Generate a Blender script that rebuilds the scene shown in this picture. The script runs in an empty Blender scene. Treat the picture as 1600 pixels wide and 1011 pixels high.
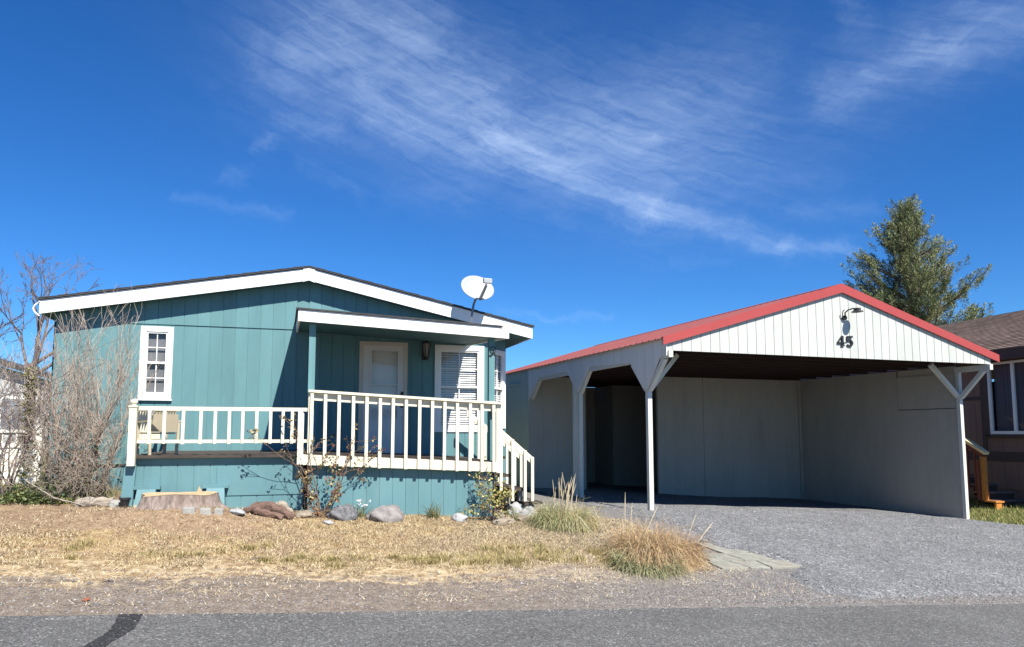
import bpy, bmesh, math, random
import numpy as np
from mathutils import Vector, noise
random.seed(7); RNG = np.random.default_rng(7)
PI = math.pi
scene = bpy.context.scene
COL = scene.collection

# ------------------------------------------------------------------ materials
def new_mat(name):
    m = bpy.data.materials.new(name); m.use_nodes = True
    nt = m.node_tree; nt.nodes.clear()
    out = nt.nodes.new('ShaderNodeOutputMaterial')
    return m, nt, out
def N(nt, typ, **kw):
    n = nt.nodes.new(typ)
    for k, v in kw.items(): setattr(n, k, v)
    return n
def ramp(nt, stops, interp='LINEAR'):
    r = N(nt, 'ShaderNodeValToRGB'); cr = r.color_ramp; cr.interpolation = interp
    while len(cr.elements) > len(stops): cr.elements.remove(cr.elements[-1])
    while len(cr.elements) < len(stops): cr.elements.new(.5)
    for e, (p, c) in zip(cr.elements, stops):
        e.position = p; e.color = (*c, 1) if len(c) == 3 else c
    return r
def coords(nt, scale=(1, 1, 1)):
    tc = N(nt, 'ShaderNodeTexCoord'); mp = N(nt, 'ShaderNodeMapping')
    mp.inputs['Scale'].default_value = scale
    nt.links.new(tc.outputs['Object'], mp.inputs[0]); return mp.outputs[0]
def mixc(nt, fac, a, b, blend='MIX'):
    m = N(nt, 'ShaderNodeMix', data_type='RGBA', blend_type=blend)
    for s, v in ((0, fac), (6, a), (7, b)):
        if hasattr(v, 'links') or hasattr(v, 'is_linked'): nt.links.new(v, m.inputs[s])
        elif isinstance(v, tuple): m.inputs[s].default_value = (*v, 1)
        else: m.inputs[s].default_value = v
    return m.outputs[2]
def noise_tex(nt, vec, scale, detail=4, rough=.6):
    n = N(nt, 'ShaderNodeTexNoise'); n.inputs['Scale'].default_value = scale
    n.inputs['Detail'].default_value = detail; n.inputs['Roughness'].default_value = rough
    nt.links.new(vec, n.inputs['Vector']); return n.outputs['Fac']
def mat(name, col, rough=.7, var=.15, scale=3., stretch=(1, 1, 1), bump=.15, bscale=80., metal=0., spec=.4, dirt=None, dirt_amt=.3, vcol=False, bstretch=(1, 1, 1), board=None):
    m, nt, out = new_mat(name)
    b = N(nt, 'ShaderNodeBsdfPrincipled')
    b.inputs['Roughness'].default_value = rough; b.inputs['Metallic'].default_value = metal
    b.inputs['Specular IOR Level'].default_value = spec
    v = coords(nt, stretch)
    f = noise_tex(nt, v, scale, 6, .65)
    lo = tuple(max(0, c * (1 - var)) for c in col); hi = tuple(min(1, c * (1 + var)) for c in col)
    r = ramp(nt, [(.3, lo), (.7, hi)]); nt.links.new(f, r.inputs[0])
    c = r.outputs[0]
    if vcol:
        a = N(nt, 'ShaderNodeVertexColor', layer_name='Col')
        c = mixc(nt, 1., c, a.outputs[0], 'MULTIPLY')
    if board:   # each board took the paint a little differently
        tc = N(nt, 'ShaderNodeTexCoord'); sx = N(nt, 'ShaderNodeSeparateXYZ'); nt.links.new(tc.outputs['Object'], sx.inputs[0])
        m1 = N(nt, 'ShaderNodeMath', operation='SUBTRACT'); nt.links.new(sx.outputs[0], m1.inputs[0]); m1.inputs[1].default_value = board[0]
        m2 = N(nt, 'ShaderNodeMath', operation='DIVIDE'); nt.links.new(m1.outputs[0], m2.inputs[0]); m2.inputs[1].default_value = board[1]
        m3 = N(nt, 'ShaderNodeMath', operation='FLOOR'); nt.links.new(m2.outputs[0], m3.inputs[0])
        wn_ = N(nt, 'ShaderNodeTexWhiteNoise', noise_dimensions='1D'); nt.links.new(m3.outputs[0], wn_.inputs['W'])
        rb_ = ramp(nt, [(0, (1 - board[2],) * 3), (1, (1 + board[2],) * 3)]); nt.links.new(wn_.outputs['Value'], rb_.inputs[0])
        c = mixc(nt, 1., c, rb_.outputs[0], 'MULTIPLY')
    if dirt:
        f2 = noise_tex(nt, coords(nt, (1, 1, .35)), 2.3, 8, .75)
        r2 = ramp(nt, [(.5, (0, 0, 0)), (.75, (dirt_amt,) * 3)]); nt.links.new(f2, r2.inputs[0])
        c = mixc(nt, r2.outputs[0], c, dirt)
    nt.links.new(c, b.inputs['Base Color'])
    if bump:
        bn = N(nt, 'ShaderNodeBump'); bn.inputs['Strength'].default_value = bump; bn.inputs['Distance'].default_value = .01
        nt.links.new(noise_tex(nt, coords(nt, bstretch), bscale, 4), bn.inputs['Height'])
        nt.links.new(bn.outputs[0], b.inputs['Normal'])
    nt.links.new(b.outputs[0], out.inputs[0])
    return m

M = {}
M['teal'] = mat('teal_paint', (.096, .213, .228), .65, .10, 2.5, (1, 1, .3), .35, 60, dirt=(.125, .235, .245), dirt_amt=.5, bstretch=(3, 3, .25), board=(-3.52, .203, .07))
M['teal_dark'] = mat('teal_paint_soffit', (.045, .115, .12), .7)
M['teal_skirt'] = mat('teal_skirting_paint', (.102, .212, .232), .6, .10, 2.0, (1, 1, .3), .35, 60, dirt=(.14, .25, .255), dirt_amt=.55, bstretch=(3, 3, .25), board=(-.23, .187, .06))
M['white'] = mat('white_trim_paint', (.78, .78, .75), .55, .04, 3, bump=.1, dirt=(.5, .49, .45), dirt_amt=.25)
M['cream'] = mat('cream_rail_paint', (.66, .62, .48), .55, .05, 4, bump=.15, bscale=60, dirt=(.42, .36, .25), dirt_amt=.3)
M['shingle'] = mat('dark_shingle', (.05, .05, .052), .9, .4, 6, bump=.6, bscale=40)
M['deck_wood'] = mat('weathered_deck_wood', (.05, .039, .032), .85, .4, 4, (1, 8, 8), .5, 30)
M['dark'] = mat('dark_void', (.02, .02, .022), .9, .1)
M['black_metal'] = mat('black_metal', (.02, .02, .022), .45, .2, bump=.05)
M['grey_metal'] = mat('grey_metal', (.2, .21, .22), .4, .1, metal=.6, bump=.05)
M['dish'] = mat('dish_paint', (.33, .35, .36), .4, .05, bump=0)
M['blind'] = mat('blind_slat', (.7, .7, .68), .5, .03, bump=0)
M['shade'] = mat('window_shade', (.14, .145, .15), .8, .1)
M['door'] = mat('door_paint', (.62, .60, .58), .5, .05)
M['casing'] = mat('door_casing_paint', (.52, .47, .40), .6, .08)
M['siding_white'] = mat('white_board_siding', (.46, .475, .44), .7, .05, 3, (1, 1, .25), .35, 60, dirt=(.36, .36, .31), dirt_amt=.45, bstretch=(3, 3, .25), board=(.055, .203, .06))
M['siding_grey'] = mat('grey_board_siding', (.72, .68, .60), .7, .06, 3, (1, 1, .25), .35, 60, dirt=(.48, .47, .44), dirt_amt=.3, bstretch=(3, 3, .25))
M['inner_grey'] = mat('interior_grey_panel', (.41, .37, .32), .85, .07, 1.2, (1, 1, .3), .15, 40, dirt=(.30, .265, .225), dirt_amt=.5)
M['shed_grey'] = mat('shed_green_grey_siding', (.41, .46, .38), .7, .07, 2, (1, 1, .3), .3, 60)
M['post_white'] = mat('post_paint', (.58, .575, .52), .6, .06, 5, bump=.2, dirt=(.45, .43, .38), dirt_amt=.3)
M['red'] = mat('red_metal_roofing', (.195, .062, .063), .85, .08, 1.0, bump=.05, bscale=10, spec=.12, dirt=(.24, .11, .10), dirt_amt=.6)
M['red_trim'] = mat('red_rake_trim', (.33, .055, .05), .45, .06, 2, bump=.05, bscale=12)
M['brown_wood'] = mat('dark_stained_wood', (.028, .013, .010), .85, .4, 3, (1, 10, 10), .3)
M['brown_siding'] = mat('brown_board_siding', (.215, .125, .088), .75, .12, 2, (1, 1, .3), .3)
M['brown_trim'] = mat('dark_brown_trim', (.075, .045, .034), .7, .1)
M['orange_wood'] = mat('orange_stained_wood', (.50, .20, .04), .6, .3, 6, (6, 6, 1), .3)
M['red_stain'] = mat('red_stained_wood', (.16, .04, .025), .7, .2)
M['pale_wood'] = mat('pale_wood_cap', (.75, .58, .32), .7, .15)
M['stair_brown'] = mat('brown_stair_paint', (.17, .115, .09), .7, .2)
M['conc'] = mat('pale_concrete', (.27, .265, .24), .9, .18, 9, bump=.6, bscale=50)
M['rock_grey'] = mat('grey_lava_rock', (.13, .13, .135), .95, .6, 22, bump=1., bscale=45)
M['rock_pink'] = mat('pinkish_grey_boulder', (.20, .182, .175), .9, .35, 9, bump=1., bscale=35, dirt=(.30, .285, .26), dirt_amt=.6)
M['rock_white'] = mat('white_quartz_rock', (.33, .335, .34), .85, .18, 12, bump=.8, bscale=40)
M['rock_tan'] = mat('tan_field_rock', (.24, .20, .15), .9, .45, 14, bump=.8, bscale=30)
M['bark'] = mat('stump_bark', (.22, .175, .15), .95, .65, 16, (1, 1, .3), 1., 25, bstretch=(2, 2, .3), dirt=(.12, .065, .045), dirt_amt=.8)
M['cutwood'] = mat('fresh_cut_wood', (.42, .32, .19), .85, .22, 6, bump=.3)
M['twig'] = mat('dry_grey_twig', (.33, .275, .225), .9, .3, 8, bump=0, vcol=True)
M['twig_dark'] = mat('bare_tree_bark', (.16, .125, .115), .9, .3, 8, bump=0)
M['log'] = mat('reddish_driftwood', (.13, .08, .06), .85, .45, 8, (1, 6, 6), .8, 30)
M['log_grey'] = mat('grey_old_log', (.27, .23, .185), .9, .3, 8, (1, 6, 6), .8, 30)
M['leaf'] = mat('leaf', (1, 1, 1), .6, .12, 20, bump=0, vcol=True)
M['straw'] = mat('straw_blade', (1, 1, 1), .75, .15, 3, bump=0, vcol=True)
M['stone_bits'] = mat('gravel_stone', (1, 1, 1), .9, .15, 40, bump=0, vcol=True)
M['vinyl'] = mat('white_vinyl_fence', (.78, .76, .66), .5, .03)
M['far_wall'] = mat('pale_grey_siding', (.42, .43, .42), .8, .06)
M['lantern_glass'] = mat('lantern_frosted_glass', (.22, .2, .17), .3, .2)
M['resin'] = mat('beige_resin', (.42, .37, .27), .6, .08)
M['needle'] = mat('juniper_foliage', (1, 1, 1), .75, .2, 1.2, bump=0, vcol=True)
M['tree_bark'] = mat('juniper_bark', (.13, .10, .085), .95, .3, 5)

def glass_mat(name, tint=(1, 1, 1), refl=1.0, trans=.9, ior=1.75):
    m, nt, out = new_mat(name)
    g = N(nt, 'ShaderNodeBsdfGlossy'); g.inputs['Roughness'].default_value = .01
    g.inputs['Color'].default_value = (refl, refl, refl, 1)
    t = N(nt, 'ShaderNodeBsdfTransparent'); t.inputs['Color'].default_value = (tint[0]*trans, tint[1]*trans, tint[2]*trans, 1)
    fr = N(nt, 'ShaderNodeFresnel'); ge = N(nt, 'ShaderNodeNewGeometry'); io = N(nt, 'ShaderNodeMix', data_type='FLOAT')   # a thin pane: same reflectance from either side
    nt.links.new(ge.outputs['Backfacing'], io.inputs[0]); io.inputs[2].default_value = ior; io.inputs[3].default_value = 1 / ior; nt.links.new(io.outputs[0], fr.inputs['IOR'])
    mx = N(nt, 'ShaderNodeMixShader')
    nt.links.new(fr.outputs[0], mx.inputs[0]); nt.links.new(t.outputs[0], mx.inputs[1]); nt.links.new(g.outputs[0], mx.inputs[2])
    nt.links.new(mx.outputs[0], out.inputs[0]); return m
M['glass'] = glass_mat('window_glass', (1, 1, 1), .9, .95, 1.5)
M['glass_dark'] = glass_mat('tinted_window_glass', (.8, .82, .86), .35, .9, 1.25)

# ------------------------------------------------------------------ mesh helpers
def sset(o, label=None, cat=None, group=None, kind=None):
    if label: o['label'] = label
    if cat: o['category'] = cat
    if group: o['group'] = group
    if kind: o['kind'] = kind
    return o
def thing(name, label, cat, loc=(0, 0, 0), rz=0., group=None):
    o = bpy.data.objects.new(name, None); COL.objects.link(o)
    o.location = loc; o.rotation_euler = (0, 0, rz); o.empty_display_size = .2
    return sset(o, label, cat, group)
def origin(o):
    while o.parent: o = o.parent
    return o
class MB:
    """mesh collector; coordinates are world ones unless local=True at build"""
    def __init__(s): s.v = []; s.f = []
    def add(s, vs, fs):
        b = len(s.v); s.v += [tuple(p) for p in vs]; s.f += [tuple(b + i for i in f) for f in fs]
    def quad(s, a, b, c, d): s.add([a, b, c, d], [(0, 1, 2, 3)])
    def hexa(s, p): # bottom 4 ccw, top 4
        s.add(p, [(3, 2, 1, 0), (4, 5, 6, 7), (0, 1, 5, 4), (1, 2, 6, 5), (2, 3, 7, 6), (3, 0, 4, 7)])
    def box(s, x0, x1, y0, y1, z0, z1):
        s.hexa([(x0, y0, z0), (x1, y0, z0), (x1, y1, z0), (x0, y1, z0), (x0, y0, z1), (x1, y0, z1), (x1, y1, z1), (x0, y1, z1)])
    def sbox(s, x0, x1, y0, y1, zb0, zb1, zt0, zt1): # box whose bottom/top slope along x
        s.hexa([(x0, y0, zb0), (x1, y0, zb1), (x1, y1, zb1), (x0, y1, zb0), (x0, y0, zt0), (x1, y0, zt1), (x1, y1, zt1), (x0, y1, zt0)])
    def beam(s, a, b, w, h, up=(0, 0, 1)):
        a = Vector(a); b = Vector(b); d = (b - a).normalized(); u = Vector(up)
        sd = d.cross(u).normalized(); u = sd.cross(d)
        p = []
        for e in (a, b):
            for i, j in ((-1, -1), (1, -1), (1, 1), (-1, 1)): p.append(e + sd * (i * w / 2) + u * (j * h / 2))
        s.add(p, [(0, 1, 2, 3), (7, 6, 5, 4), (1, 0, 4, 5), (2, 1, 5, 6), (3, 2, 6, 7), (0, 3, 7, 4)])
    def prism(s, poly, f, d): # poly: 2d pts; f maps (p,q)->3d; extruded by vector d
        n = len(poly); d = Vector(d); A = [Vector(f(*p)) for p in poly]; B = [p + d for p in A]
        s.add(A + B, [tuple(range(n - 1, -1, -1)), tuple(range(n, 2 * n))] + [(i, (i + 1) % n, n + (i + 1) % n, n + i) for i in range(n)])
    def tube(s, pts, rad, n=6, cap=True):
        pts = [Vector(p) for p in pts]; k = len(pts)
        if not isinstance(rad, (list, tuple)): rad = [rad] * k
        vs = []; prev = None
        for i, p in enumerate(pts):
            d = (pts[min(i + 1, k - 1)] - pts[max(i - 1, 0)]).normalized()
            a = prev if prev is not None else (Vector((0, 0, 1)) if abs(d.z) < .9 else Vector((1, 0, 0)))
            sd = d.cross(a).normalized(); u = sd.cross(d); prev = u
            for j in range(n):
                t = 2 * PI * j / n
                vs.append(p + sd * (math.cos(t) * rad[i]) + u * (math.sin(t) * rad[i]))
        fs = [(i * n + j, i * n + (j + 1) % n, (i + 1) * n + (j + 1) % n, (i + 1) * n + j) for i in range(k - 1) for j in range(n)]
        if cap: fs += [tuple(range(n - 1, -1, -1)), tuple((k - 1) * n + j for j in range(n))]
        s.add(vs, fs)
    def lathe(s, c, prof, n=16): # prof [(r,z)]
        c = Vector(c); vs = []
        for r, z in prof:
            for j in range(n):
                t = 2 * PI * j / n; vs.append(c + Vector((r * math.cos(t), r * math.sin(t), z)))
        k = len(prof)
        fs = [(i * n + j, i * n + (j + 1) % n, (i + 1) * n + (j + 1) % n, (i + 1) * n + j) for i in range(k - 1) for j in range(n)]
        fs += [tuple(range(n - 1, -1, -1)), tuple((k - 1) * n + j for j in range(n))]
        s.add(vs, fs)
    def siding(s, o, dx, L, zb, zt, nrm, sp=.203, gw=.012, gd=.008, holes=(), start=.1, back=.02):
        """vertical board siding from o along dx (2d) with real grooves; zb/zt functions of distance"""
        zb_ = zb if callable(zb) else (lambda x: zb); zt_ = zt if callable(zt) else (lambda x: zt)
        xs = {0., L}; g = []
        x = start
        while x < L - gw:
            if x > gw: xs |= {x - gw / 2, x + gw / 2}; g.append(x)
            x += sp
        for h in holes: xs |= {h[0], h[1]}
        xs |= {x for x in getattr(zt, 'brk', []) if 0 < x < L} | {x for x in getattr(zb, 'brk', []) if 0 < x < L}
        xs = sorted(xs)
        P = lambda x, z, d: (o[0] + dx[0] * x + nrm[0] * d, o[1] + dx[1] * x + nrm[1] * d, z)
        for a, b in zip(xs, xs[1:]):
            if b - a < 1e-5: continue
            m = (a + b) / 2; ing = any(abs(m - q) < gw / 2 for q in g); d = -gd if ing else 0.
            iv = [(zb_, zt_)]
            for h in holes:
                if h[0] - 1e-6 <= a and b <= h[1] + 1e-6:
                    nv = []
                    for lo, hi in iv:
                        nv.append((lo, (lambda x, q=h[2]: q))); nv.append(((lambda x, q=h[3]: q), hi))
                    iv = nv
            e = 1e-6
            for lo, hi in iv:
                if hi(m) - lo(m) < .003: continue
                a_, b_ = a + e, b - e
                s.quad(P(a, lo(a_), d), P(b, lo(b_), d), P(b, hi(b_), d), P(a, hi(a_), d))
                s.quad(P(b, lo(b_), -back), P(a, lo(a_), -back), P(a, hi(a_), -back), P(b, hi(b_), -back))
                s.quad(P(a, lo(a_), -back), P(b, lo(b_), -back), P(b, lo(b_), d), P(a, lo(a_), d))
                s.quad(P(a, hi(a_), d), P(b, hi(b_), d), P(b, hi(b_), -back), P(a, hi(a_), -back))
                if ing:
                    for q, w in ((a, a_), (b, b_)): s.quad(P(q, lo(w), 0), P(q, lo(w), d), P(q, hi(w), d), P(q, hi(w), 0))
        for q in (0., L):
            s.quad(P(q, zb_(min(max(q, 1e-6), L - 1e-6)), 0), P(q, zb_(min(max(q, 1e-6), L - 1e-6)), -back), P(q, zt_(min(max(q, 1e-6), L - 1e-6)), -back), P(q, zt_(min(max(q, 1e-6), L - 1e-6)), 0))
    def build(s, name, m, parent=None, smooth=False, local=False, bevel=0, colors=None):
        me = bpy.data.meshes.new(name)
        vs = s.v
        if parent is not None and not local:
            r = origin(parent); l = r.location
            vs = [(p[0] - l.x, p[1] - l.y, p[2] - l.z) for p in vs]
        me.from_pydata(vs, [], s.f); me.validate(); me.update()
        me.materials.append(m)
        if smooth: me.polygons.foreach_set('use_smooth', [True] * len(me.polygons))
        o = bpy.data.objects.new(name, me); COL.objects.link(o)
        if parent is not None: o.parent = parent
        if bevel:
            b = o.modifiers.new('bevel', 'BEVEL'); b.width = bevel; b.segments = 2; b.limit_method = 'ANGLE'
        return o
def fan_normals(o):
    bm = bmesh.new(); bm.from_mesh(o.data); bmesh.ops.recalc_face_normals(bm, faces=bm.faces); bm.to_mesh(o.data); bm.free()
def box_part(name, m, parent, *a, bevel=0, local=False):
    b = MB(); b.box(*a); return b.build(name, m, parent, bevel=bevel, local=local)
def fast_mesh(name, verts, faces_n, m, colors=None, parent=None):
    """verts (k,n,3) array: k polygons of n verts each; colors (k,3)"""
    k, n, _ = verts.shape
    me = bpy.data.meshes.new(name); me.vertices.add(k * n); me.loops.add(k * n); me.polygons.add(k)
    me.vertices.foreach_set('co', verts.astype(np.float32).ravel())
    me.loops.foreach_set('vertex_index', np.arange(k * n, dtype=np.int32))
    me.polygons.foreach_set('loop_start', np.arange(0, k * n, n, dtype=np.int32))
    me.polygons.foreach_set('loop_total', np.full(k, n, dtype=np.int32))
    if colors is not None:
        ca = me.color_attributes.new('Col', 'FLOAT_COLOR', 'POINT')
        c = np.ones((k, n, 4), np.float32); c[:, :, :3] = colors[:, None, :]; ca.data.foreach_set('color', c.ravel())
    me.update(); me.validate(); me.materials.append(m)
    o = bpy.data.objects.new(name, me); COL.objects.link(o)
    if parent is not None: o.parent = parent
    return o

# ------------------------------------------------------------------ terrain
def sstep(a, b, x):
    t = min(1., max(0., (x - a) / (b - a))); return t * t * (3 - 2 * t)
def base_z(x, y):
    xe = max(-16., min(15.2, x))
    z = -.0568 * xe
    z += .51 * min(1., max(0., (y - 7.) / 3.7))
    if x > 14.6 and y > 9: z += .22 * sstep(14.7, 17., x) * sstep(9.5, 13., y)
    if y > 24: z -= .9 * sstep(24, 60, y)
    return z
def gz(x, y):
    z = base_z(x, y)
    z += .17 * math.exp(-((x + 1.2) / 1.05) ** 2 - ((y - 10.15) / .5) ** 2)      # raised soil round the stump
    if y > 7.1 and -9 < x < 22 and y < 20:
        w = sstep(7.1, 7.6, y)
        z += w * (.022 * noise.noise(Vector((x * 1.1, y * 1.1, 3.))) + .012 * noise.noise(Vector((x * 3.7, y * 3.7, 9.))))
    return z
def axis(parts):
    out = []
    for a, b, st in parts: out += list(np.arange(a, b - 1e-6, st))
    return out + [parts[-1][1]]
def bound(y):   # left edge of the gravel drive as a function of y
    if y < 8.6: return 5.6 + .55 * (y - 7)
    if y < 9.6: return 6.45 - .75 * (y - 8.6)
    if y < 12: return 5.7 + .0 * (y - 9.6)
    return 5.7
def right_bound(y): return 14.35 + .22 * max(0, 12.9 - y) + (.0 if y > 9 else .0)
def grid_mesh(xs, ys, zf, keep=None):
    nx, ny = len(xs), len(ys)
    vs = [(x, y, zf(x, y)) for y in ys for x in xs]
    fs = []
    for j in range(ny - 1):
        for i in range(nx - 1):
            if keep is None or keep((xs[i] + xs[i + 1]) / 2, (ys[j] + ys[j + 1]) / 2):
                fs.append((j * nx + i, j * nx + i + 1, (j + 1) * nx + i + 1, (j + 1) * nx + i))
    used = sorted({i for f in fs for i in f}); mp = {u: k for k, u in enumerate(used)}
    b = MB(); b.v = [vs[u] for u in used]; b.f = [tuple(mp[i] for i in f) for f in fs]
    return b
gx = axis([(-420, -60, 40), (-60, -12, 4), (-12, -5, .5), (-5, 15, .1), (15, 22, .25), (22, 60, 4), (60, 420, 40)])
gy = axis([(-420, -60, 40), (-60, 4, 4), (4, 6.9, .5), (6.9, 11.2, .08), (11.2, 16, .3), (16, 40, 2), (40, 80, 8), (80, 600, 40)])
gb = grid_mesh(gx, gy, lambda x, y: gz(x, y) - (.05 if y < 6.95 else 0.))

def ground_material():
    m, nt, out = new_mat('dry_ground')
    b = N(nt, 'ShaderNodeBsdfPrincipled'); b.inputs['Roughness'].default_value = .95; b.inputs['Specular IOR Level'].default_value = .15
    tc = N(nt, 'ShaderNodeTexCoord'); sx = N(nt, 'ShaderNodeSeparateXYZ'); nt.links.new(tc.outputs['Object'], sx.inputs[0])
    v = tc.outputs['Object']
    def math_(op, a, c=None):
        n = N(nt, 'ShaderNodeMath', operation=op)
        for i, q in enumerate((a, c)):
            if q is None: continue
            if isinstance(q, (int, float)): n.inputs[i].default_value = q
            else: nt.links.new(q, n.inputs[i])
        return n.outputs[0]
    def mr(val, a, c, lo=0., hi=1.):
        n = N(nt, 'ShaderNodeMapRange', interpolation_type='SMOOTHSTEP')
        nt.links.new(val, n.inputs[0]); n.inputs[1].default_value = a; n.inputs[2].default_value = c; n.inputs[3].default_value = lo; n.inputs[4].default_value = hi
        return n.outputs[0]
    x, y = sx.outputs[0], sx.outputs[1]
    n1 = noise_tex(nt, v, 1.3, 6, .65); n2 = noise_tex(nt, v, 9., 6, .7); n3 = noise_tex(nt, v, 70., 4, .75); n4 = noise_tex(nt, coords(nt, (.6, 2., 1)), 3.2, 6, .7)
    lawn = ramp(nt, [(.28, (.25, .17, .09)), (.48, (.39, .285, .15)), (.72, (.50, .39, .23))]); nt.links.new(n2, lawn.inputs[0])
    fine = ramp(nt, [(.32, (.36, .32, .28)), (.6, (1.18, 1.16, 1.13))]); nt.links.new(n3, fine.inputs[0])
    soil = ramp(nt, [(.3, (.20, .135, .10)), (.7, (.36, .27, .20))]); nt.links.new(n2, soil.inputs[0])
    patch = mr(math_('ADD', math_('ADD', math_('MULTIPLY', n1, .75), math_('MULTIPLY', n4, .35)), math_('MULTIPLY', mr(y, 9.2, 10.2), mr(x, .4, -.6, 0., .16))), .50, .66)
    c = mixc(nt, math_('MULTIPLY', patch, .7), lawn.outputs[0], soil.outputs[0])
    # bare roadside strip of grit, its upper edge wandering
    yy = math_('ADD', y, math_('MULTIPLY', math_('SUBTRACT', n4, .5), 2.2))
    grit = ramp(nt, [(.3, (.165, .135, .112)), (.55, (.255, .215, .178)), (.75, (.34, .30, .255))]); nt.links.new(n2, grit.inputs[0])
    c = mixc(nt, mr(yy, 8.25, 7.75), c, grit.outputs[0])
    # pale straw litter between strip and lawn
    litter = math_('MULTIPLY', mr(yy, 7.6, 8.1), mr(yy, 8.75, 8.3))
    c = mixc(nt, math_('MULTIPLY', litter, mr(n2, .42, .6)), c, (.56, .46, .30))
    # gravelly towards the drive
    grav = ramp(nt, [(.3, (.13, .13, .135)), (.7, (.28, .28, .28))]); nt.links.new(n3, grav.inputs[0])
    c = mixc(nt, mr(math_('ADD', x, math_('MULTIPLY', math_('SUBTRACT', n1, .5), 4.)), 1.2, 5.8), c, mixc(nt, .85, grit.outputs[0], grav.outputs[0]))
    # green lawn by the brown house and far left
    gr = ramp(nt, [(.3, (.06, .085, .018)), (.7, (.20, .20, .06))]); nt.links.new(n2, gr.inputs[0])
    gm = math_('MAXIMUM', mr(x, 14.2, 15.0), math_('MULTIPLY', mr(y, 10.9, 11.6), mr(x, -2.4, -3.2)))
    c = mixc(nt, math_('MULTIPLY', gm, .9), c, gr.outputs[0])
    c = mixc(nt, 1., c, fine.outputs[0], 'MULTIPLY')
    nt.links.new(c, b.inputs['Base Color'])
    bp = N(nt, 'ShaderNodeBump'); bp.inputs['Strength'].default_value = .9; bp.inputs['Distance'].default_value = .03
    nt.links.new(math_('ADD', math_('MULTIPLY', n3, .6), n2), bp.inputs['Height']); nt.links.new(bp.outputs[0], b.inputs['Normal'])
    nt.links.new(b.outputs[0], out.inputs[0]); return m
g = gb.build('ground', ground_material(), smooth=True); g['kind'] = 'structure'

def aggregate_material(name, cols, cell, rough=.9, bump=.6, big=(.8, 1.1), spec=.3):
    m, nt, out = new_mat(name)
    b = N(nt, 'ShaderNodeBsdfPrincipled'); b.inputs['Roughness'].default_value = rough; b.inputs['Specular IOR Level'].default_value = spec
    v = coords(nt)
    vo = N(nt, 'ShaderNodeTexVoronoi'); vo.inputs['Scale'].default_value = cell; vo.inputs['Randomness'].default_value = 1
    nt.links.new(v, vo.inputs['Vector'])
    bw = N(nt, 'ShaderNodeSeparateColor'); nt.links.new(vo.outputs['Color'], bw.inputs[0])
    r = ramp(nt, cols); nt.links.new(bw.outputs[0], r.inputs[0])
    n = noise_tex(nt, v, .8, 6, .7); r2 = ramp(nt, [(.3, (big[0],) * 3), (.7, (big[1],) * 3)]); nt.links.new(n, r2.inputs[0])
    c = mixc(nt, 1., r.outputs[0], r2.outputs[0], 'MULTIPLY')
    vo2 = N(nt, 'ShaderNodeTexVoronoi'); vo2.inputs['Scale'].default_value = cell * .42; nt.links.new(v, vo2.inputs['Vector'])
    s2 = N(nt, 'ShaderNodeSeparateColor'); nt.links.new(vo2.outputs['Color'], s2.inputs[0])
    r3 = ramp(nt, [(.0, (.7, .7, .7)), (.9, (1.12, 1.12, 1.12)), (.96, (1.6, 1.6, 1.6))]); nt.links.new(s2.outputs[1], r3.inputs[0])
    c = mixc(nt, 1., c, r3.outputs[0], 'MULTIPLY')
    nt.links.new(c, b.inputs['Base Color'])
    bp = N(nt, 'ShaderNodeBump'); bp.inputs['Strength'].default_value = bump; bp.inputs['Distance'].default_value = .012
    nt.links.new(vo.outputs['Distance'], bp.inputs['Height']); bp.invert = True
    nt.links.new(bp.outputs[0], b.inputs['Normal']); nt.links.new(b.outputs[0], out.inputs[0]); return m
M['asphalt'] = aggregate_material('asphalt', [(0, (.075, .075, .073)), (.5, (.113, .113, .109)), (.85, (.15, .15, .145)), (1, (.27, .27, .26))], 120, .85, .5)
M['gravel'] = aggregate_material('blue_grey_gravel', [(0, (.12, .123, .126)), (.4, (.175, .178, .182)), (.8, (.225, .229, .233)), (1, (.29, .29, .29))], 72, .95, .9, (.70, 1.12))

rx = axis([(-120, -20, 10), (-20, -4, 1), (-4, 14, .1), (14, 30, 1), (30, 120, 10)])
def road_edge(x): return 7.06 + .035 * noise.noise(Vector((x * .9, 1., 0))) + .03 * noise.noise(Vector((x * 4., 5., 0))) + .02 * noise.noise(Vector((x * 11., 8., 0)))
b = MB(); ry = [-6, 0, 3, 5, 6, 6.6, None]
for x in rx:
    for y in ry:
        yy = road_edge(x) if y is None else y
        b.v.append((x, yy, base_z(x, min(yy, 7.)) + .006))
k = len(ry)
for i in range(len(rx) - 1):
    for j in range(k - 1): b.f.append((i * k + j, (i + 1) * k + j, (i + 1) * k + j + 1, i * k + j + 1))
o = b.build('road', M['asphalt']); o['kind'] = 'structure'
# curved tar repair in the road
tl = [(-1.30, 7.04), (-1.27, 6.75), (-1.264, 6.46), (-1.30, 6.23), (-1.34, 6.06), (-1.42, 5.6), (-1.5, 5.0)]
tr = [(-1.115, 7.05), (-1.10, 6.75), (-1.095, 6.55), (-1.13, 6.38), (-1.18, 6.15), (-1.25, 5.6), (-1.31, 5.0)]
b = MB(); n = 0
def resamp(l, k=60):
    o_ = []
    for i in range(k):
        t = i / (k - 1) * (len(l) - 1); j = min(int(t), len(l) - 2); f = t - j
        o_.append((l[j][0] * (1 - f) + l[j + 1][0] * f + .012 * noise.noise(Vector((i * .7, l[0][0] * 9, 0))), l[j][1] * (1 - f) + l[j + 1][1] * f))
    return o_
A_, B_ = resamp(tl), resamp(tr)
for p, q in zip(A_, B_):
    for w in (p, q): b.v.append((w[0], w[1], base_z(w[0], 6) + .010))
b.f = [(2 * i, 2 * i + 1, 2 * i + 3, 2 * i + 2) for i in range(len(A_) - 1)]
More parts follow.
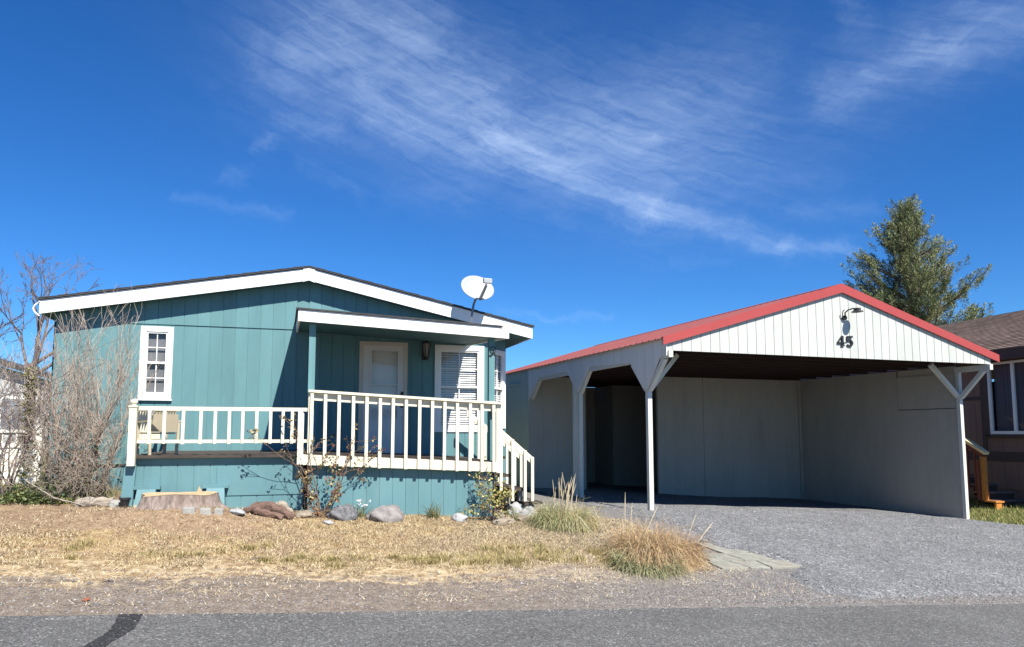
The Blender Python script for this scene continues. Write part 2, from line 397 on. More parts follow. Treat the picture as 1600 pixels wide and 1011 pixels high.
M['tar'] = aggregate_material('tar_patch', [(0, (.018, .018, .019)), (.7, (.035, .035, .036)), (.97, (.05, .05, .05)), (1, (.2, .2, .2))], 90, .75, .3)
o = b.build('road_patch', M['tar']); o['kind'] = 'structure'

# gravel drive: a sheet a little above the ground, ragged edge, under the carport too
dx_ = axis([(4.6, 17.5, .11)]); dy_ = axis([(7.1, 12.8, .09), (12.8, 24, .4)])
def drive_in(x, y):
    """signed distance-ish, positive inside the gravel"""
    w = .30 * noise.noise(Vector((x * 1.1, y * 1.1, 2))) + .14 * noise.noise(Vector((x * 3.3, y * 3.3, 5))) + .07 * noise.noise(Vector((x * 9, y * 9, 7)))
    l = bound(y) if y < 12.2 else 6.0
    r = (right_bound(y) if y < 12.9 else 14.3) if y > 11.2 else 40
    return min(x - l + w, r - x + w * .6, (y - 7.25) * .8 + w * .5)
def keep_drive(x, y): return drive_in(x, y) > 0
def drive_z(x, y):
    d = drive_in(x, y)
    h = .010 + .035 * sstep(12.6, 10.5, y)
    h += .09 * math.exp(-((x - 9.8) / 2.2) ** 2 - ((y - 12.3) / .7) ** 2) + .03 * math.exp(-((x - 12.5) / 1.5) ** 2 - ((y - 12.3) / .7) ** 2)
    h = -.03 + (h + .03) * sstep(-.12, .22, d) if y < 12.9 else h
    return gz(x, y) + h + .010 * noise.noise(Vector((x * 2.1, y * 2.1, 4)))
o = grid_mesh(dx_, dy_, drive_z, lambda x, y: drive_in(x, y) > -.3).build('gravel_drive', M['gravel'], smooth=True); o['kind'] = 'structure'
# loose stones
def stones(name, spots, smin, smax, pal):
    k = len(spots); ico = []
    t = (1 + 5 ** .5) / 2
    V = np.array([(1, 1, 1), (1, -1, -1), (-1, 1, -1), (-1, -1, 1), (0, 0, 1.6), (1.6, 0, 0), (-1.5, .2, 0), (0, 1.5, 0), (0, -1.5, 0)], float)
    octa = np.array([(0, 0, 1), (1, 0, 0), (0, 1, 0), (-1, 0, 0), (0, -1, 0)], float)
    T = [(0, 1, 2), (0, 2, 3), (0, 3, 4), (0, 4, 1)]
    s = RNG.uniform(smin, smax, k) * (1 + RNG.exponential(.25, k)); a = RNG.uniform(0, 2 * PI, k)
    P = np.array(spots); tris = []; cols = []
    base = np.array(pal)[RNG.integers(0, len(pal), k)] * RNG.uniform(.75, 1.25, (k, 1))
    jit = RNG.uniform(.65, 1.35, (k, 5, 1)) * octa[None] * np.array([1, 1, .75]); jit[:, 0, :2] += RNG.uniform(-.5, .5, (k, 2))
    ca, sa = np.cos(a), np.sin(a)
    R = jit.copy(); R[:, :, 0] = jit[:, :, 0] * ca[:, None] - jit[:, :, 1] * sa[:, None]; R[:, :, 1] = jit[:, :, 0] * sa[:, None] + jit[:, :, 1] * ca[:, None]
    W = R * s[:, None, None] + P[:, None, :]
    for q in T: tris.append(W[:, q, :]); cols.append(base)
    o = fast_mesh(name, np.concatenate(tris), 3, M['stone_bits'], np.concatenate(cols)); o['kind'] = 'stuff'; return o
sp = []
while len(sp) < 42000:
    y = 7.2 + (14.0 - 7.2) * random.random() ** 1.3; x = random.uniform(5.0, 16.5)
    if drive_in(x, y) > -1.3 * random.random() ** 3: sp.append((x, y, max(drive_z(x, y), gz(x, y)) + .002))
stones('gravel_stones', sp, .0045, .0115, [(.16, .163, .167), (.19, .193, .197), (.22, .224, .228), (.26, .263, .266), (.13, .133, .136)])
sp = []
while len(sp) < 16000:
    x = random.uniform(-4, 10); y = random.uniform(7.08, 8.4)
    if random.random() < (.35 + .65 * sstep(1, 6, x)) * sstep(8.4, 7.3, y): sp.append((x, y, gz(x, y) + .001))
stones('roadside_grit', sp, .004, .011, [(.19, .17, .155), (.24, .215, .195), (.15, .135, .127), (.28, .265, .25), (.12, .11, .105)])

sp = []
while len(sp) < 1500:
    x = random.uniform(-4, 13); y = 7.1 - abs(random.gauss(0, .14))
    if noise.noise(Vector((x * .8, y * 3, 30))) > -.15: sp.append((x, y, base_z(x, 6) + .006))
stones('road_edge_grit', sp, .003, .009, [(.21, .19, .17), (.26, .24, .22), (.15, .14, .13), (.3, .29, .27)])
# ------------------------------------------------------------------ grass blades
def blades(name, n, region, h, w, pal, lean=.7, flat=0.):
    P = []
    while len(P) < n:
        x, y = region()
        P.append((x, y, gz(x, y)))
    P = np.array(P); k = len(P)
    a = RNG.uniform(0, 2 * PI, k); hh = h * RNG.uniform(.45, 1.3, k); ln = hh * lean * RNG.uniform(.2, 1.4, k)
    d = np.stack([np.cos(a), np.sin(a), np.zeros(k)], 1); s = np.stack([-np.sin(a), np.cos(a), np.zeros(k)], 1)
    ww = w * RNG.uniform(.6, 1.4, k)
    z = hh * (1 - flat * RNG.uniform(.6, 1, k))
    tip = P + d * ln[:, None]; tip[:, 2] += z
    V = np.stack([P - s * ww[:, None], P + s * ww[:, None], tip], 1)
    c = np.array(pal)[RNG.integers(0, len(pal), k)] * RNG.uniform(.75, 1.2, (k, 1))
    o = fast_mesh(name, V, 3, M['straw'], c); o['kind'] = 'stuff'; return o
def dens(x, y): return noise.noise(Vector((x * 1.3, y * 1.3, 11))) * .6 + noise.noise(Vector((x * 4.2, y * 4.2, 17))) * .5
def lawn_region():
    while True:
        x = random.uniform(-4.8, 5.2); y = random.uniform(8., 10.9)
        ed = 8.30 + .45 * noise.noise(Vector((x * .8, 0, 7))) + .22 * noise.noise(Vector((x * 3.5, 0, 2)))
        if y < ed: continue
        if random.random() < (.45 + .5 * sstep(-1, 2, x) + 1.5 * dens(x, y)) * (1 - .75 * sstep(9.3, 10.1, y) * sstep(.3, -.6, x)): return x, y
def tuft_region():
    while True:
        x = random.uniform(1.2, 5.2); ed = 8.5 + .45 * noise.noise(Vector((x * .9, 0, 7))); y = ed + abs(random.gauss(0, .16)) + .5 * max(0, random.gauss(0, .5)) * sstep(1, 4, x)
        if dens(x * 1.4, y * 1.4 + 9) > .22 - .4 * sstep(1.5, 4.5, x): return x, y
def litter_region():
    while True:
        x = random.uniform(-4.8, 6.); y = random.uniform(7.25, 8.9)
        if random.random() < .25 + 1.2 * dens(x * .7, y * 2) + .4 * sstep(7.6, 8.2, y): return x, y
STRAW = [(.54, .44, .27), (.48, .38, .22), (.60, .51, .33), (.43, .34, .20), (.37, .28, .17)]
blades('dry_lawn_grass', 70000, lawn_region, .034, .0035, STRAW, 1.9, .25)
blades('green_tinged_tufts', 2600, tuft_region, .06, .0035, [(.30, .25, .09), (.40, .32, .12), (.24, .22, .07), (.5, .4, .18)], .7)
blades('straw_litter', 9000, litter_region, .08, .003, [(.66, .56, .38), (.56, .45, .28), (.72, .63, .46)], 1.2, .92)
def clump_region():
    while True:
        cx_, cy_, r_, w_ = random.choice(TUFTS)
        if random.random() < w_: return random.gauss(cx_, r_), random.gauss(cy_, r_ * .7)
TUFTS = []
_st = random.getstate(); random.seed(77)
for i in range(95):
    x = random.uniform(-4.6, 4.6); y = 8.45 + abs(random.gauss(0, .35)) + .3 * noise.noise(Vector((x * .8, 0, 7)))
    if random.random() < .35 + .65 * sstep(-1.5, 3, x): TUFTS.append((x, y, random.uniform(.03, .085), random.uniform(.3, 1)))
random.setstate(_st)
blades('dry_olive_tufts', 9000, clump_region, .062, .0035, [(.33, .27, .11), (.42, .34, .15), (.25, .21, .08), (.48, .39, .2)], 1.0)
def right_region():
    while True:
        x = random.uniform(14.2, 21); y = random.uniform(10.5, 17)
        if x > right_bound(y) + .15 * random.random(): return x, y
blades('green_side_lawn', 26000, right_region, .075, .006, [(.13, .17, .03), (.2, .22, .05), (.34, .31, .11), (.09, .13, .025), (.4, .33, .14)], .7)
def left_region():
    return random.uniform(-9, -2.4), random.uniform(11, 14)
blades('green_back_lawn', 9000, left_region, .10, .006, [(.2, .24, .05), (.3, .3, .09), (.45, .38, .17)], .7)

# ================================================================== the teal house
house = thing('manufactured_home', 'teal board-sided manufactured home with white gable fascia and low dark roof', 'house', (0, 13.4, .4))
RX, RZ = .31, 4.46
def roof_top(x): return 3.68 + (x + 3.75) * (RZ - 3.68) / 4.06 if x < RX else RZ - (x - RX) * (RZ - 3.59) / 4.09
TH = .20
class Fn:
    def __init__(s, f, brk=()): s.f = f; s.brk = list(brk)
    def __call__(s, x): return s.f(x)
X0, X1, YW = -3.62, 3.64, 13.4
ux = lambda x: x - X0
w = MB()
holes = [(ux(-2.27), ux(-1.93), 2.24, 3.28), (ux(2.69), ux(3.45), 1.70, 3.13), (ux(1.30), ux(2.02), 1.19, 3.16)]
w.siding((X0, YW), (1, 0), X1 - X0, 1.09, 3.42, (0, -1), holes=holes)
w.siding((X0, YW - .016), (1, 0), X1 - X0, 3.405, Fn(lambda d: roof_top(X0 + d) - TH + .03, [ux(RX)]), (0, -1), back=.05)
q = math.hypot(.48, .50); DA = (.48 / q, .50 / q); NA = (DA[1], -DA[0])
w.siding((X1, YW), DA, q, 1.09, 3.62, NA, holes=[(.13, .60, 1.75, 3.12)], start=.07, sp=.6)
w.siding((4.12, 13.9), (0, 1), 14.6, 1.09, 3.5, (1, 0)); w.siding((X0, 28.5), (0, -1), 15.1, 1.09, 3.5, (-1, 0)); w.siding((4.12, 28.5), (-1, 0), 7.74, 1.09, 3.4, (0, 1))
w.build('siding', M['teal'], house)
w = MB(); w.siding((X0 + .03, YW + .05), (1, 0), 7.6, .0, 1.11, (0, -1)); w.siding((4.09, 13.9), (0, 1), 14.6, -.3, 1.11, (1, 0)); w.siding((X0 + .03, 28.5), (0, -1), 15.1, .2, 1.11, (-1, 0))
w.build('skirting', M['teal_skirt'], house)
box_part('floor', M['dark'], house, X0 + .05, 4.0, 13.5, 28.4, 1.10, 1.15)
r = MB(); F3 = lambda x, z: (x, 13.17, z)
r.prism([(-3.75, 3.68 - TH), (RX, RZ - TH), (4.40, 3.59 - TH), (4.40, 3.59), (RX, RZ), (-3.75, 3.68)], F3, (0, 15.6, 0))
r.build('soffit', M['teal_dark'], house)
r = MB()
r.prism([(-3.79, 3.685), (RX, RZ + .012), (4.45, 3.592), (4.45, 3.612), (RX, RZ + .035), (-3.79, 3.707)], lambda x, z: (x, 13.10, z), (0, 15.7, 0))
for k in range(15): # shingle courses on both slopes
    for sgn, x0, x1, z0, z1 in ((1, -3.79, RX, 3.707, RZ + .035), (-1, 4.45, RX, 3.612, RZ + .035)):
        t0, t1 = k / 15, (k + 1) / 15
        xa, xb = x0 + (x1 - x0) * t0, x0 + (x1 - x0) * t1; za, zb = z0 + (z1 - z0) * t0, z0 + (z1 - z0) * t1
        r.hexa([(xa, 13.095, za), (xb, 13.095, zb), (xb, 28.8, zb), (xa, 28.8, za), (xa, 13.095, za + .014), (xb, 13.095, zb + .004), (xb, 28.8, zb + .004), (xa, 28.8, za + .014)])
r.build('roof', M['shingle'], house)
f = MB()
FH = .215
f.prism([(-3.77, 3.68 - FH), (RX - .1, RZ - .02 - FH), (RX - .1, RZ - .02), (-3.77, 3.68)], lambda x, z: (x, 13.13, z), (0, .036, 0))
f.prism([(RX + .1, RZ - .022 - FH), (4.42, 3.59 - FH), (4.42, 3.59), (RX + .1, RZ - .022)], lambda x, z: (x, 13.13, z), (0, .036, 0))
f.prism([(RX - .1, RZ - .02 - FH - .012), (RX, RZ - FH), (RX + .1, RZ - .022 - FH - .012), (RX + .1, RZ - .018), (RX, RZ + .006), (RX - .1, RZ - .018)], lambda x, z: (x, 13.115, z), (0, .052, 0))
f.box(4.403, 4.42, 13.17, 28.7, 3.59 - FH, 3.59); f.box(-3.77, -3.753, 13.17, 28.7, 3.68 - FH, 3.68)
f.build('fascia', M['white'], house)
t = MB(); t.box(X1 - .01, X1 + .035, YW - .022, YW - .002, 1.09, 3.30); t.build('corner_trim', M['white'], house)
gp = MB(); pts = [(-3.765, 13.12, 3.66)] + [(-3.765 - .09 * math.sin(i / 8 * PI), 13.14, 3.66 - .23 * i / 8) for i in range(1, 9)]
gp.tube(pts, .012, 6); gp.build('cable', M['white'], house)

def window(parent, o2, dx, nr, x0, x1, z0, z1, cw, cols, rows, blind=False, shade=None, mid=None, casing='white', glass='glass', dep=.0, bottom_rows=None):
    P = lambda x, d, z: (o2[0] + dx[0] * x + nr[0] * d, o2[1] + dx[1] * x + nr[1] * d, z)
    def ob(mb, a, b_, d0, d1, c, d):
        mb.hexa([P(a, d1, c), P(b_, d1, c), P(b_, d0, c), P(a, d0, c), P(a, d1, d), P(b_, d1, d), P(b_, d0, d), P(a, d0, d)])
    c = MB(); pr = .022
    ob(c, x0, x0 + cw, -.002, pr, z0, z1); ob(c, x1 - cw, x1, -.002, pr, z0, z1)
    ob(c, x0 + cw, x1 - cw, -.002, pr, z1 - cw, z1); ob(c, x0 + cw, x1 - cw, -.002, pr, z0, z0 + cw)
    wn = c.build('window', M[casing], parent)
    a, b_, p, q_ = x0 + cw, x1 - cw, z0 + cw, z1 - cw
    s = MB(); fw = .028; md = mid if mid else (p + q_) / 2
    ob(s, a, a + fw, -.05, .006, p, q_); ob(s, b_ - fw, b_, -.05, .006, p, q_)
    ob(s, a + fw, b_ - fw, -.05, .006, q_ - fw, q_); ob(s, a + fw, b_ - fw, -.05, .006, p, p + fw)
    ob(s, a + fw, b_ - fw, -.045, .008, md - .018, md + .018)
    s.build('sash', M['white'], wn)
    mu = MB()
    for lo, hi in ((p + fw, md - .018), (md + .018, q_ - fw)):
        for i in range(1, cols): x = a + fw + (b_ - a - 2 * fw) * i / cols; ob(mu, x - .007, x + .007, -.028, -.012, lo, hi)
        for j in range(1, rows): z = lo + (hi - lo) * j / rows; ob(mu, a + fw, b_ - fw, -.026, -.010, z - .007, z + .007)
    if mu.v: mu.build('muntin', M['white'], wn)
    g = MB(); g.quad(P(a, -.034, p), P(b_, -.034, p), P(b_, -.034, q_), P(a, -.034, q_)); g.build('pane', M[glass], wn)
    if blind:
        bl = MB(); z = p + .02; k = 0
        while z < q_ - .02:
            ob_ = [P(a + .01, -.085, z + .015), P(b_ - .01, -.085, z + .015), P(b_ - .01, -.06, z - .015), P(a + .01, -.06, z - .015)]
            bl.add(ob_ + [(u[0], u[1], u[2] + .004) for u in ob_], [(0, 1, 2, 3), (7, 6, 5, 4), (0, 1, 5, 4), (3, 2, 6, 7)])
            z += .043; k += 1
        for t_ in (.2, .5, .8): x = a + (b_ - a) * t_; ob(bl, x - .004, x + .004, -.068, -.065, p, q_)
        bl.build('blind', M['blind'], wn)
    if shade:
        s2 = MB(); ob(s2, a, b_, -.075, -.07, p, q_); s2.build('shade', M[shade], wn)
    return wn
W0 = ((0, YW), (1, 0), (0, -1))
wl = window(house, *W0, -2.35, -1.85, 2.155, 3.365, .085, 2, 2, shade='shade'); wl['label'] = 'small left sash window with grey shade'
MBs = MB(); MBs.box(-2.37, -1.83, YW - .05, YW - .0225, 2.13, 2.154); MBs.build('sill', M['white'], wl)
wr = window(house, *W0, 2.6, 3.54, 1.612, 3.225, .095, 2, 2, blind=True, mid=2.45, casing='white'); wr['label'] = 'wide porch window with white slatted blinds'
wa = window(house, (X1, YW), DA, NA, .075, .65, 1.68, 3.19, .06, 2, 2, blind=True, mid=2.45); wa['label'] = 'angled corner window beside the steps'
# door
d = MB()
d.box(1.225, 1.30, YW - .022, YW, 1.19, 3.242); d.box(2.02, 2.093, YW - .022, YW, 1.19, 3.242); d.box(1.30, 2.02, YW - .022, YW, 3.17, 3.242)
dr = d.build('door_frame', M['casing'], house)
d = MB(); ya, yb = YW - .012, YW + .03
gx0, gx1 = 1.445, 1.915
d.box(1.30, gx0, ya, yb, 1.19, 3.17); d.box(gx1, 2.02, ya, yb, 1.19, 3.17); d.box(gx0, gx1, ya, yb, 3.075, 3.17); d.box(gx0, gx1, ya, yb, 1.19, 1.86); d.box(gx0, gx1, ya, yb, 2.445, 2.475)
for a_, b2, c_, d_ in ((gx0 - .03, gx0, 1.86, 3.10), (gx1, gx1 + .03, 1.86, 3.10), (gx0, gx1, 3.078, 3.10), (gx0, gx1, 1.84, 1.862)): d.box(a_, b2, ya - .012, ya, c_, d_)
sd = d.build('storm_door', M['door'], house)
g_ = MB(); g_.quad((gx0, YW + .008, 1.86), (gx1, YW + .008, 1.86), (gx1, YW + .008, 3.075), (gx0, YW + .008, 3.075)); g_.build('pane', M['glass'], sd)
d = MB(); d.box(1.30, 2.02, YW + .075, YW + .11, 1.19, 3.17); d.box(gx0 - .02, gx1 + .02, YW + .068, YW + .075, 2.86, 3.04); d.build('inner_door', M['door'], house)
h_ = MB(); h_.box(2.0 - .025, 2.0 + .025, ya - .02, ya, 2.05, 2.34); h_.tube([(2.0, ya - .02, 2.3), (2.0, ya - .055, 2.28), (2.0, ya - .055, 2.12), (2.0, ya - .02, 2.1)], .012, 6); h_.build('handle', M['black_metal'], sd)

# wall lantern beside the door
lan = thing('wall_lantern', 'bell shaped porch lantern on the teal wall beside the white door', 'lamp', (2.42, YW, 3.08))
b = MB(); b.box(2.36, 2.48, YW - .03, YW - .001, 2.93, 3.25); b.build('back_plate', M['black_metal'], lan, bevel=.01)
b = MB(); b.lathe((2.42, YW - .12, 0), [(.02, 3.27), (.085, 3.24), (.08, 3.22)], 6); b.lathe((2.42, YW - .12, 0), [(.03, 2.99), (.05, 2.985), (.03, 2.95), (.012, 2.93)], 8)
for j in range(6):
    t_ = 2 * PI * j / 6; b.tube([(2.42 + .08 * math.cos(t_), YW - .12 + .08 * math.sin(t_), 3.225), (2.42 + .042 * math.cos(t_), YW - .12 + .042 * math.sin(t_), 2.985)], .007, 4)
b.box(2.41, 2.43, YW - .12, YW - .03, 3.25, 3.27); b.build('cage', M['black_metal'], lan)
b = MB(); b.lathe((2.42, YW - .12, 0), [(.036, 2.99), (.07, 3.222)], 6); b.build('glass', M['lantern_glass'], lan)

# ================================================================== the porch
porch = thing('porch', 'teal skirted front porch with cream railings, side steps and a flat white-edged roof', 'porch', (.6, 10.8, .4))
SL = .05
def pz(x): return -SL * (x - .165)
dk = MB(); y = 10.70
while y < 13.36:
    dk.sbox(.17, 3.05, y, y + .135, 1.278 + pz(.17), 1.278 + pz(3.05), 1.315 + pz(.17), 1.315 + pz(3.05)); y += .142
dk.build('deck_floor', M['deck_wood'], porch)
dk = MB(); y = 10.72
while y < 13.36:
    dk.box(-1.93, .165, y, y + .135, 1.262, 1.300); y += .142
dk.build('side_deck_floor', M['deck_wood'], porch)
sk = MB()
sk.siding((.31, 10.775), (1, 0), 2.70, .0, Fn(lambda d: 1.27 + pz(.31 + d)), (0, -1), start=.06, sp=.187)
sk.siding((3.01, 10.775), (0, 1), 2.6, -.1, 1.10, (1, 0))
sk.siding((-1.93, 10.81), (1, 0), 2.18, .1, 1.19, (0, -1), start=.15)
sk.siding((-1.93, 13.4), (0, -1), 2.59, .1, 1.19, (-1, 0))
sk.build('skirting', M['teal_skirt'], porch)
sk = MB(); sk.box(-1.95, .16, 10.792, 10.809, 1.185, 1.262); sk.box(-.88, .22, 10.798, 10.808, .75, 1.14)
sk.hexa([(-2.06, 10.70, .3), (-1.90, 10.70, .3), (-1.90, 10.76, .3), (-2.06, 10.76, .3), (-1.99, 10.72, 1.18), (-1.86, 10.72, 1.18), (-1.86, 10.77, 1.18), (-1.99, 10.77, 1.18)])
sk.build('rim_board', M['teal_skirt'], porch)
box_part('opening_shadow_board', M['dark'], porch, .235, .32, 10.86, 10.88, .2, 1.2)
for x_ in (-1.72, -.88):
    v_ = MB(); v_.box(x_ - .16, x_ + .16, 10.70, 10.80, .86, .90); v_.hexa([(x_ - .14, 10.52, .5), (x_ + .14, 10.52, .5), (x_ + .14, 10.78, .5), (x_ - .14, 10.78, .5), (x_ - .11, 10.68, .86), (x_ + .11, 10.68, .86), (x_ + .11, 10.78, .86), (x_ - .11, 10.78, .86)])
    v_.build('vent_cover', M['teal_skirt'], porch)
# front railing
fb = MB(); fb.sbox(.165, 3.045, 10.655, 10.692, 1.161, 1.161 + pz(3.045), 1.302, 1.302 + pz(3.045))
frail = fb.build('front_railing', M['cream'], porch)
fb = MB(); fb.sbox(.285, 3.095, 10.61, 10.755, 2.168 + pz(.285), 2.168 + pz(3.095), 2.203 + pz(.285), 2.203 + pz(3.095)); fb.build('cap_rail', M['cream'], frail)
fb = MB(); fb.sbox(.285, 3.01, 10.676, 10.712, 2.06 + pz(.285), 2.06 + pz(3.01), 2.166 + pz(.285), 2.166 + pz(3.01)); fb.build('upper_rail', M['cream'], frail)
bal = MB(); bal.box(-.022, .022, -.018, .018, 0, 1.0)
def bal_mesh(hgt, w_=.022, name='baluster'):
    b_ = MB(); b_.box(-w_, w_, -.0175, .0175, 0, hgt)
    me = bpy.data.meshes.new(name); me.from_pydata(b_.v, [], b_.f); me.update(); me.materials.append(M['cream']); return me
def put(name, me, parent, x, y, z, rot=None):
    o_ = bpy.data.objects.new(name, me); COL.objects.link(o_); o_.parent = parent; l = origin(parent).location
    o_.location = (x - l.x, y - l.y, z - l.z)
    if rot: o_.rotation_euler = rot
    return o_
bm_ = bal_mesh(.995)
for i in range(15):
    x_ = .335 + .1885 * i + random.uniform(-.006, .006); put('baluster', bm_, frail, x_, 10.637, 1.158 + pz(x_) + random.uniform(-.006, .006), (0, random.uniform(-.006, .006), 0))
nw = MB(); nw.box(3.015, 3.093, 10.662, 10.75, 1.0, 2.167 + pz(3.1)); nw.build('newel_post', M['cream'], frail, bevel=.004)
nw = MB(); nw.box(.29, .315, 10.66, 10.675, 1.303, 2.16); nw.build('end_board', M['cream'], frail)
# left railing
lr = MB(); lr.box(-1.86, .284, 10.70, 10.74, 1.895, 1.945)
lrail = lr.build('side_deck_railing', M['cream'], porch)
box_part('bottom_rail', M['cream'], lrail, -1.86, .284, 10.70, 10.74, 1.462, 1.505)
bm2 = bal_mesh(.47, .02)
for px_ in (235, 257, 285, 312, 334, 356, 377, 399, 421, 441, 456):
    put('baluster', bm2, lrail, -1.93 + (px_ - 209) / 273 * 2.22, 10.681, 1.452 + random.uniform(-.006, .004), (0, random.uniform(-.006, .006), 0))
nw = MB(); nw.box(-1.955, -1.865, 10.61, 10.70, 1.17, 1.93); nw.box(-1.965, -1.855, 10.60, 10.71, 1.93, 1.95)
nw.lathe((-1.91, 10.655, 0), [(.035, 1.95), (.03, 1.965), (.045, 1.985), (.048, 2.0), (.036, 2.025), (.012, 2.04)], 14)
nw.build('ball_newel_post', M['cream'], lrail)
nw = MB(); nw.prism([(.155, 1.165), (.235, 1.165), (.235, 1.86), (.175, 1.94), (.155, 1.94)], lambda x, z: (x, 10.61, z), (0, .042, 0)); nw.build('end_post', M['cream'], lrail)
sr = MB(); sr.box(-1.95, -1.91, 10.72, 13.36, 1.895, 1.945); sr.box(-1.95, -1.91, 10.72, 13.36, 1.462, 1.505); srl = sr.build('end_railing', M['cream'], porch)
for i in range(12): put('baluster', bm2, srl, -1.965, 10.9 + .2 * i, 1.452, (0, 0, PI / 2))
# posts + roof
for x_, zb, nm in ((.325, 1.3, 'roof_post'), (2.975, 1.18, 'roof_post')):
    box_part(nm, M['teal'], porch, x_ - .045, x_ + .045, 10.78, 10.87, zb, 3.14)
def rz_(x): return -.044 * (x - .12)
rf = MB()
def slab(mb, x0, x1, y0, y1, zf, zr, th):
    mb.hexa([(x0, y0, zf - th + rz_(x0)), (x1, y0, zf - th + rz_(x1)), (x1, y1, zr - th + rz_(x1)), (x0, y1, zr - th + rz_(x0)), (x0, y0, zf + rz_(x0)), (x1, y0, zf + rz_(x1)), (x1, y1, zr + rz_(x1)), (x0, y1, zr + rz_(x0))])
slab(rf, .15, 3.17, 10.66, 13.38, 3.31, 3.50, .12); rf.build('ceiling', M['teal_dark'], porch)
rf = MB(); slab(rf, .09, 3.10, 10.60, 13.38, 3.345, 3.535, .022); rf.build('roof', M['shingle'], porch)
rf = MB(); rf.sbox(.12, 3.2, 10.622, 10.655, 3.158 + rz_(.12), 3.158 + rz_(3.2), 3.318 + rz_(.12), 3.318 + rz_(3.2))
rf.hexa([(.12, 10.655, 3.16), (.15, 10.655, 3.16), (.15, 13.38, 3.35), (.12, 13.38, 3.35), (.12, 10.655, 3.316), (.15, 10.655, 3.316), (.15, 13.38, 3.506), (.12, 13.38, 3.506)])
k_ = rz_(3.2)
rf.hexa([(3.17, 10.655, 3.16 + k_), (3.2, 10.655, 3.16 + k_), (3.2, 13.38, 3.35 + k_), (3.17, 13.38, 3.35 + k_), (3.17, 10.655, 3.316 + k_), (3.2, 10.655, 3.316 + k_), (3.2, 13.38, 3.506 + k_), (3.17, 13.38, 3.506 + k_)])
rf.build('fascia', M['white'], porch)
# steps
st = MB()
for x0, x1, z in ((3.06, 3.33, .96), (3.3, 3.58, .745), (3.55, 3.85, .53)): st.box(x0, x1, 10.97, 12.93, z - .04, z)
stp = st.build('steps', M['deck_wood'], porch)
for z, x0 in ((.70, 3.32), (.49, 3.57)):
    box_part('riser', M['conc'], stp, x0, x0 + .03, 11.05, 12.85, z - .2, z)
def stair_rail(y, x0, z0, x1, z1, xs, zb):
    r_ = MB(); r_.hexa([(x0, y - .02, z0 - .12), (x1, y - .02, z1 - .12), (x1, y + .02, z1 - .12), (x0, y + .02, z0 - .12), (x0, y - .02, z0), (x1, y - .02, z1), (x1, y + .02, z1), (x0, y + .02, z0)])
    rl = r_.build('stair_railing', M['cream'], porch)
    for x_, zz in zip(xs, zb):
        zt = z0 + (z1 - z0) * (x_ - x0) / (x1 - x0)
        b_ = MB(); b_.box(x_ - .022, x_ + .022, y - .055, y - .021, zz, zt - .01); b_.build('baluster', M['cream'], rl)
stair_rail(10.95, 3.095, 1.72, 3.70, 1.205, (3.16, 3.345, 3.545, 3.665), (.72, .56, .55, .55))
stair_rail(12.95, 3.10, 2.02, 4.15, 1.20, (3.2, 3.32, 3.44, 3.56, 3.7, 3.85, 4.0, 4.12), (.9, .9, .75, .7, .6, .5, .4, .35))
b = MB(); b.box(3.52, 3.60, 11.2, 11.5, .53, .74); o = b.build('concrete_block', M['conc'], None, bevel=.006); sset(o, 'grey concrete block standing on the porch steps', 'block')

# ornament on the right porch post
b = MB(); c0 = Vector((2.99, 10.765, 2.80))
b.tube([c0 + Vector((.045 * math.cos(t), 0, .06 + .05 * math.sin(t))) for t in np.linspace(-.6, 2 * PI - .9, 16)], .007, 5)
b.tube([c0 + Vector((.03, 0, .02)), c0 + Vector((-.02, 0, -.02)), c0 + Vector((-.075, 0, -.035))], .007, 5)
b.tube([c0 + Vector((.0, 0, .06)), c0 + Vector((.03, 0, -.01)), c0 + Vector((.055, 0, -.05))], .006, 5)
b.tube([c0 + Vector((-.005, 0, .02)), c0 + Vector((-.03, 0, -.04))], .006, 5); b.box(2.985, 2.995, 10.768, 10.779, 2.8, 2.85)
o = b.build('wire_hook', M['black_metal']); sset(o, 'black curly wire hook on the right teal porch post', 'hook')

# resin chair behind the left railing
ch = thing('patio_chair', 'beige resin patio chair with slotted back behind the left porch railing', 'chair', (-1.70, 11.2, 1.30), math.radians(35)); ch.scale = (.74, .74, .74)
b = MB(); b.box(-.24, .24, -.22, .24, .38, .41); b.build('seat', M['resin'], ch, local=True, bevel=.01)
b = MB(); b.hexa([(-.24, -.25, .42), (.24, -.25, .42), (.24, -.22, .42), (-.24, -.22, .42), (-.23, -.32, .74), (.23, -.32, .74), (.23, -.29, .74), (-.23, -.29, .74)])
for i in range(8): x_ = -.2 + i * .05; b.hexa([(x_, -.32, .74), (x_ + .03, -.32, .74), (x_ + .03, -.29, .74), (x_, -.29, .74), (x_, -.335, .8), (x_ + .03, -.335, .8), (x_ + .03, -.305, .8), (x_, -.305, .8)])
b.box(-.23, .23, -.345, -.305, .8, .84); b.build('backrest', M['resin'], ch, local=True)
for sx in (-1, 1):
    b = MB(); b.beam((sx * .27, -.28, .62), (sx * .27, .2, .60), .05, .03); b.build('armrest', M['resin'], ch, local=True)
    for sy, zt in ((-.25, .62), (.2, .6)):
        b = MB(); b.beam((sx * .25, sy, 0), (sx * .27, sy, zt), .045, .045, (0, 1, 0)); b.build('leg', M['resin'], ch, local=True)

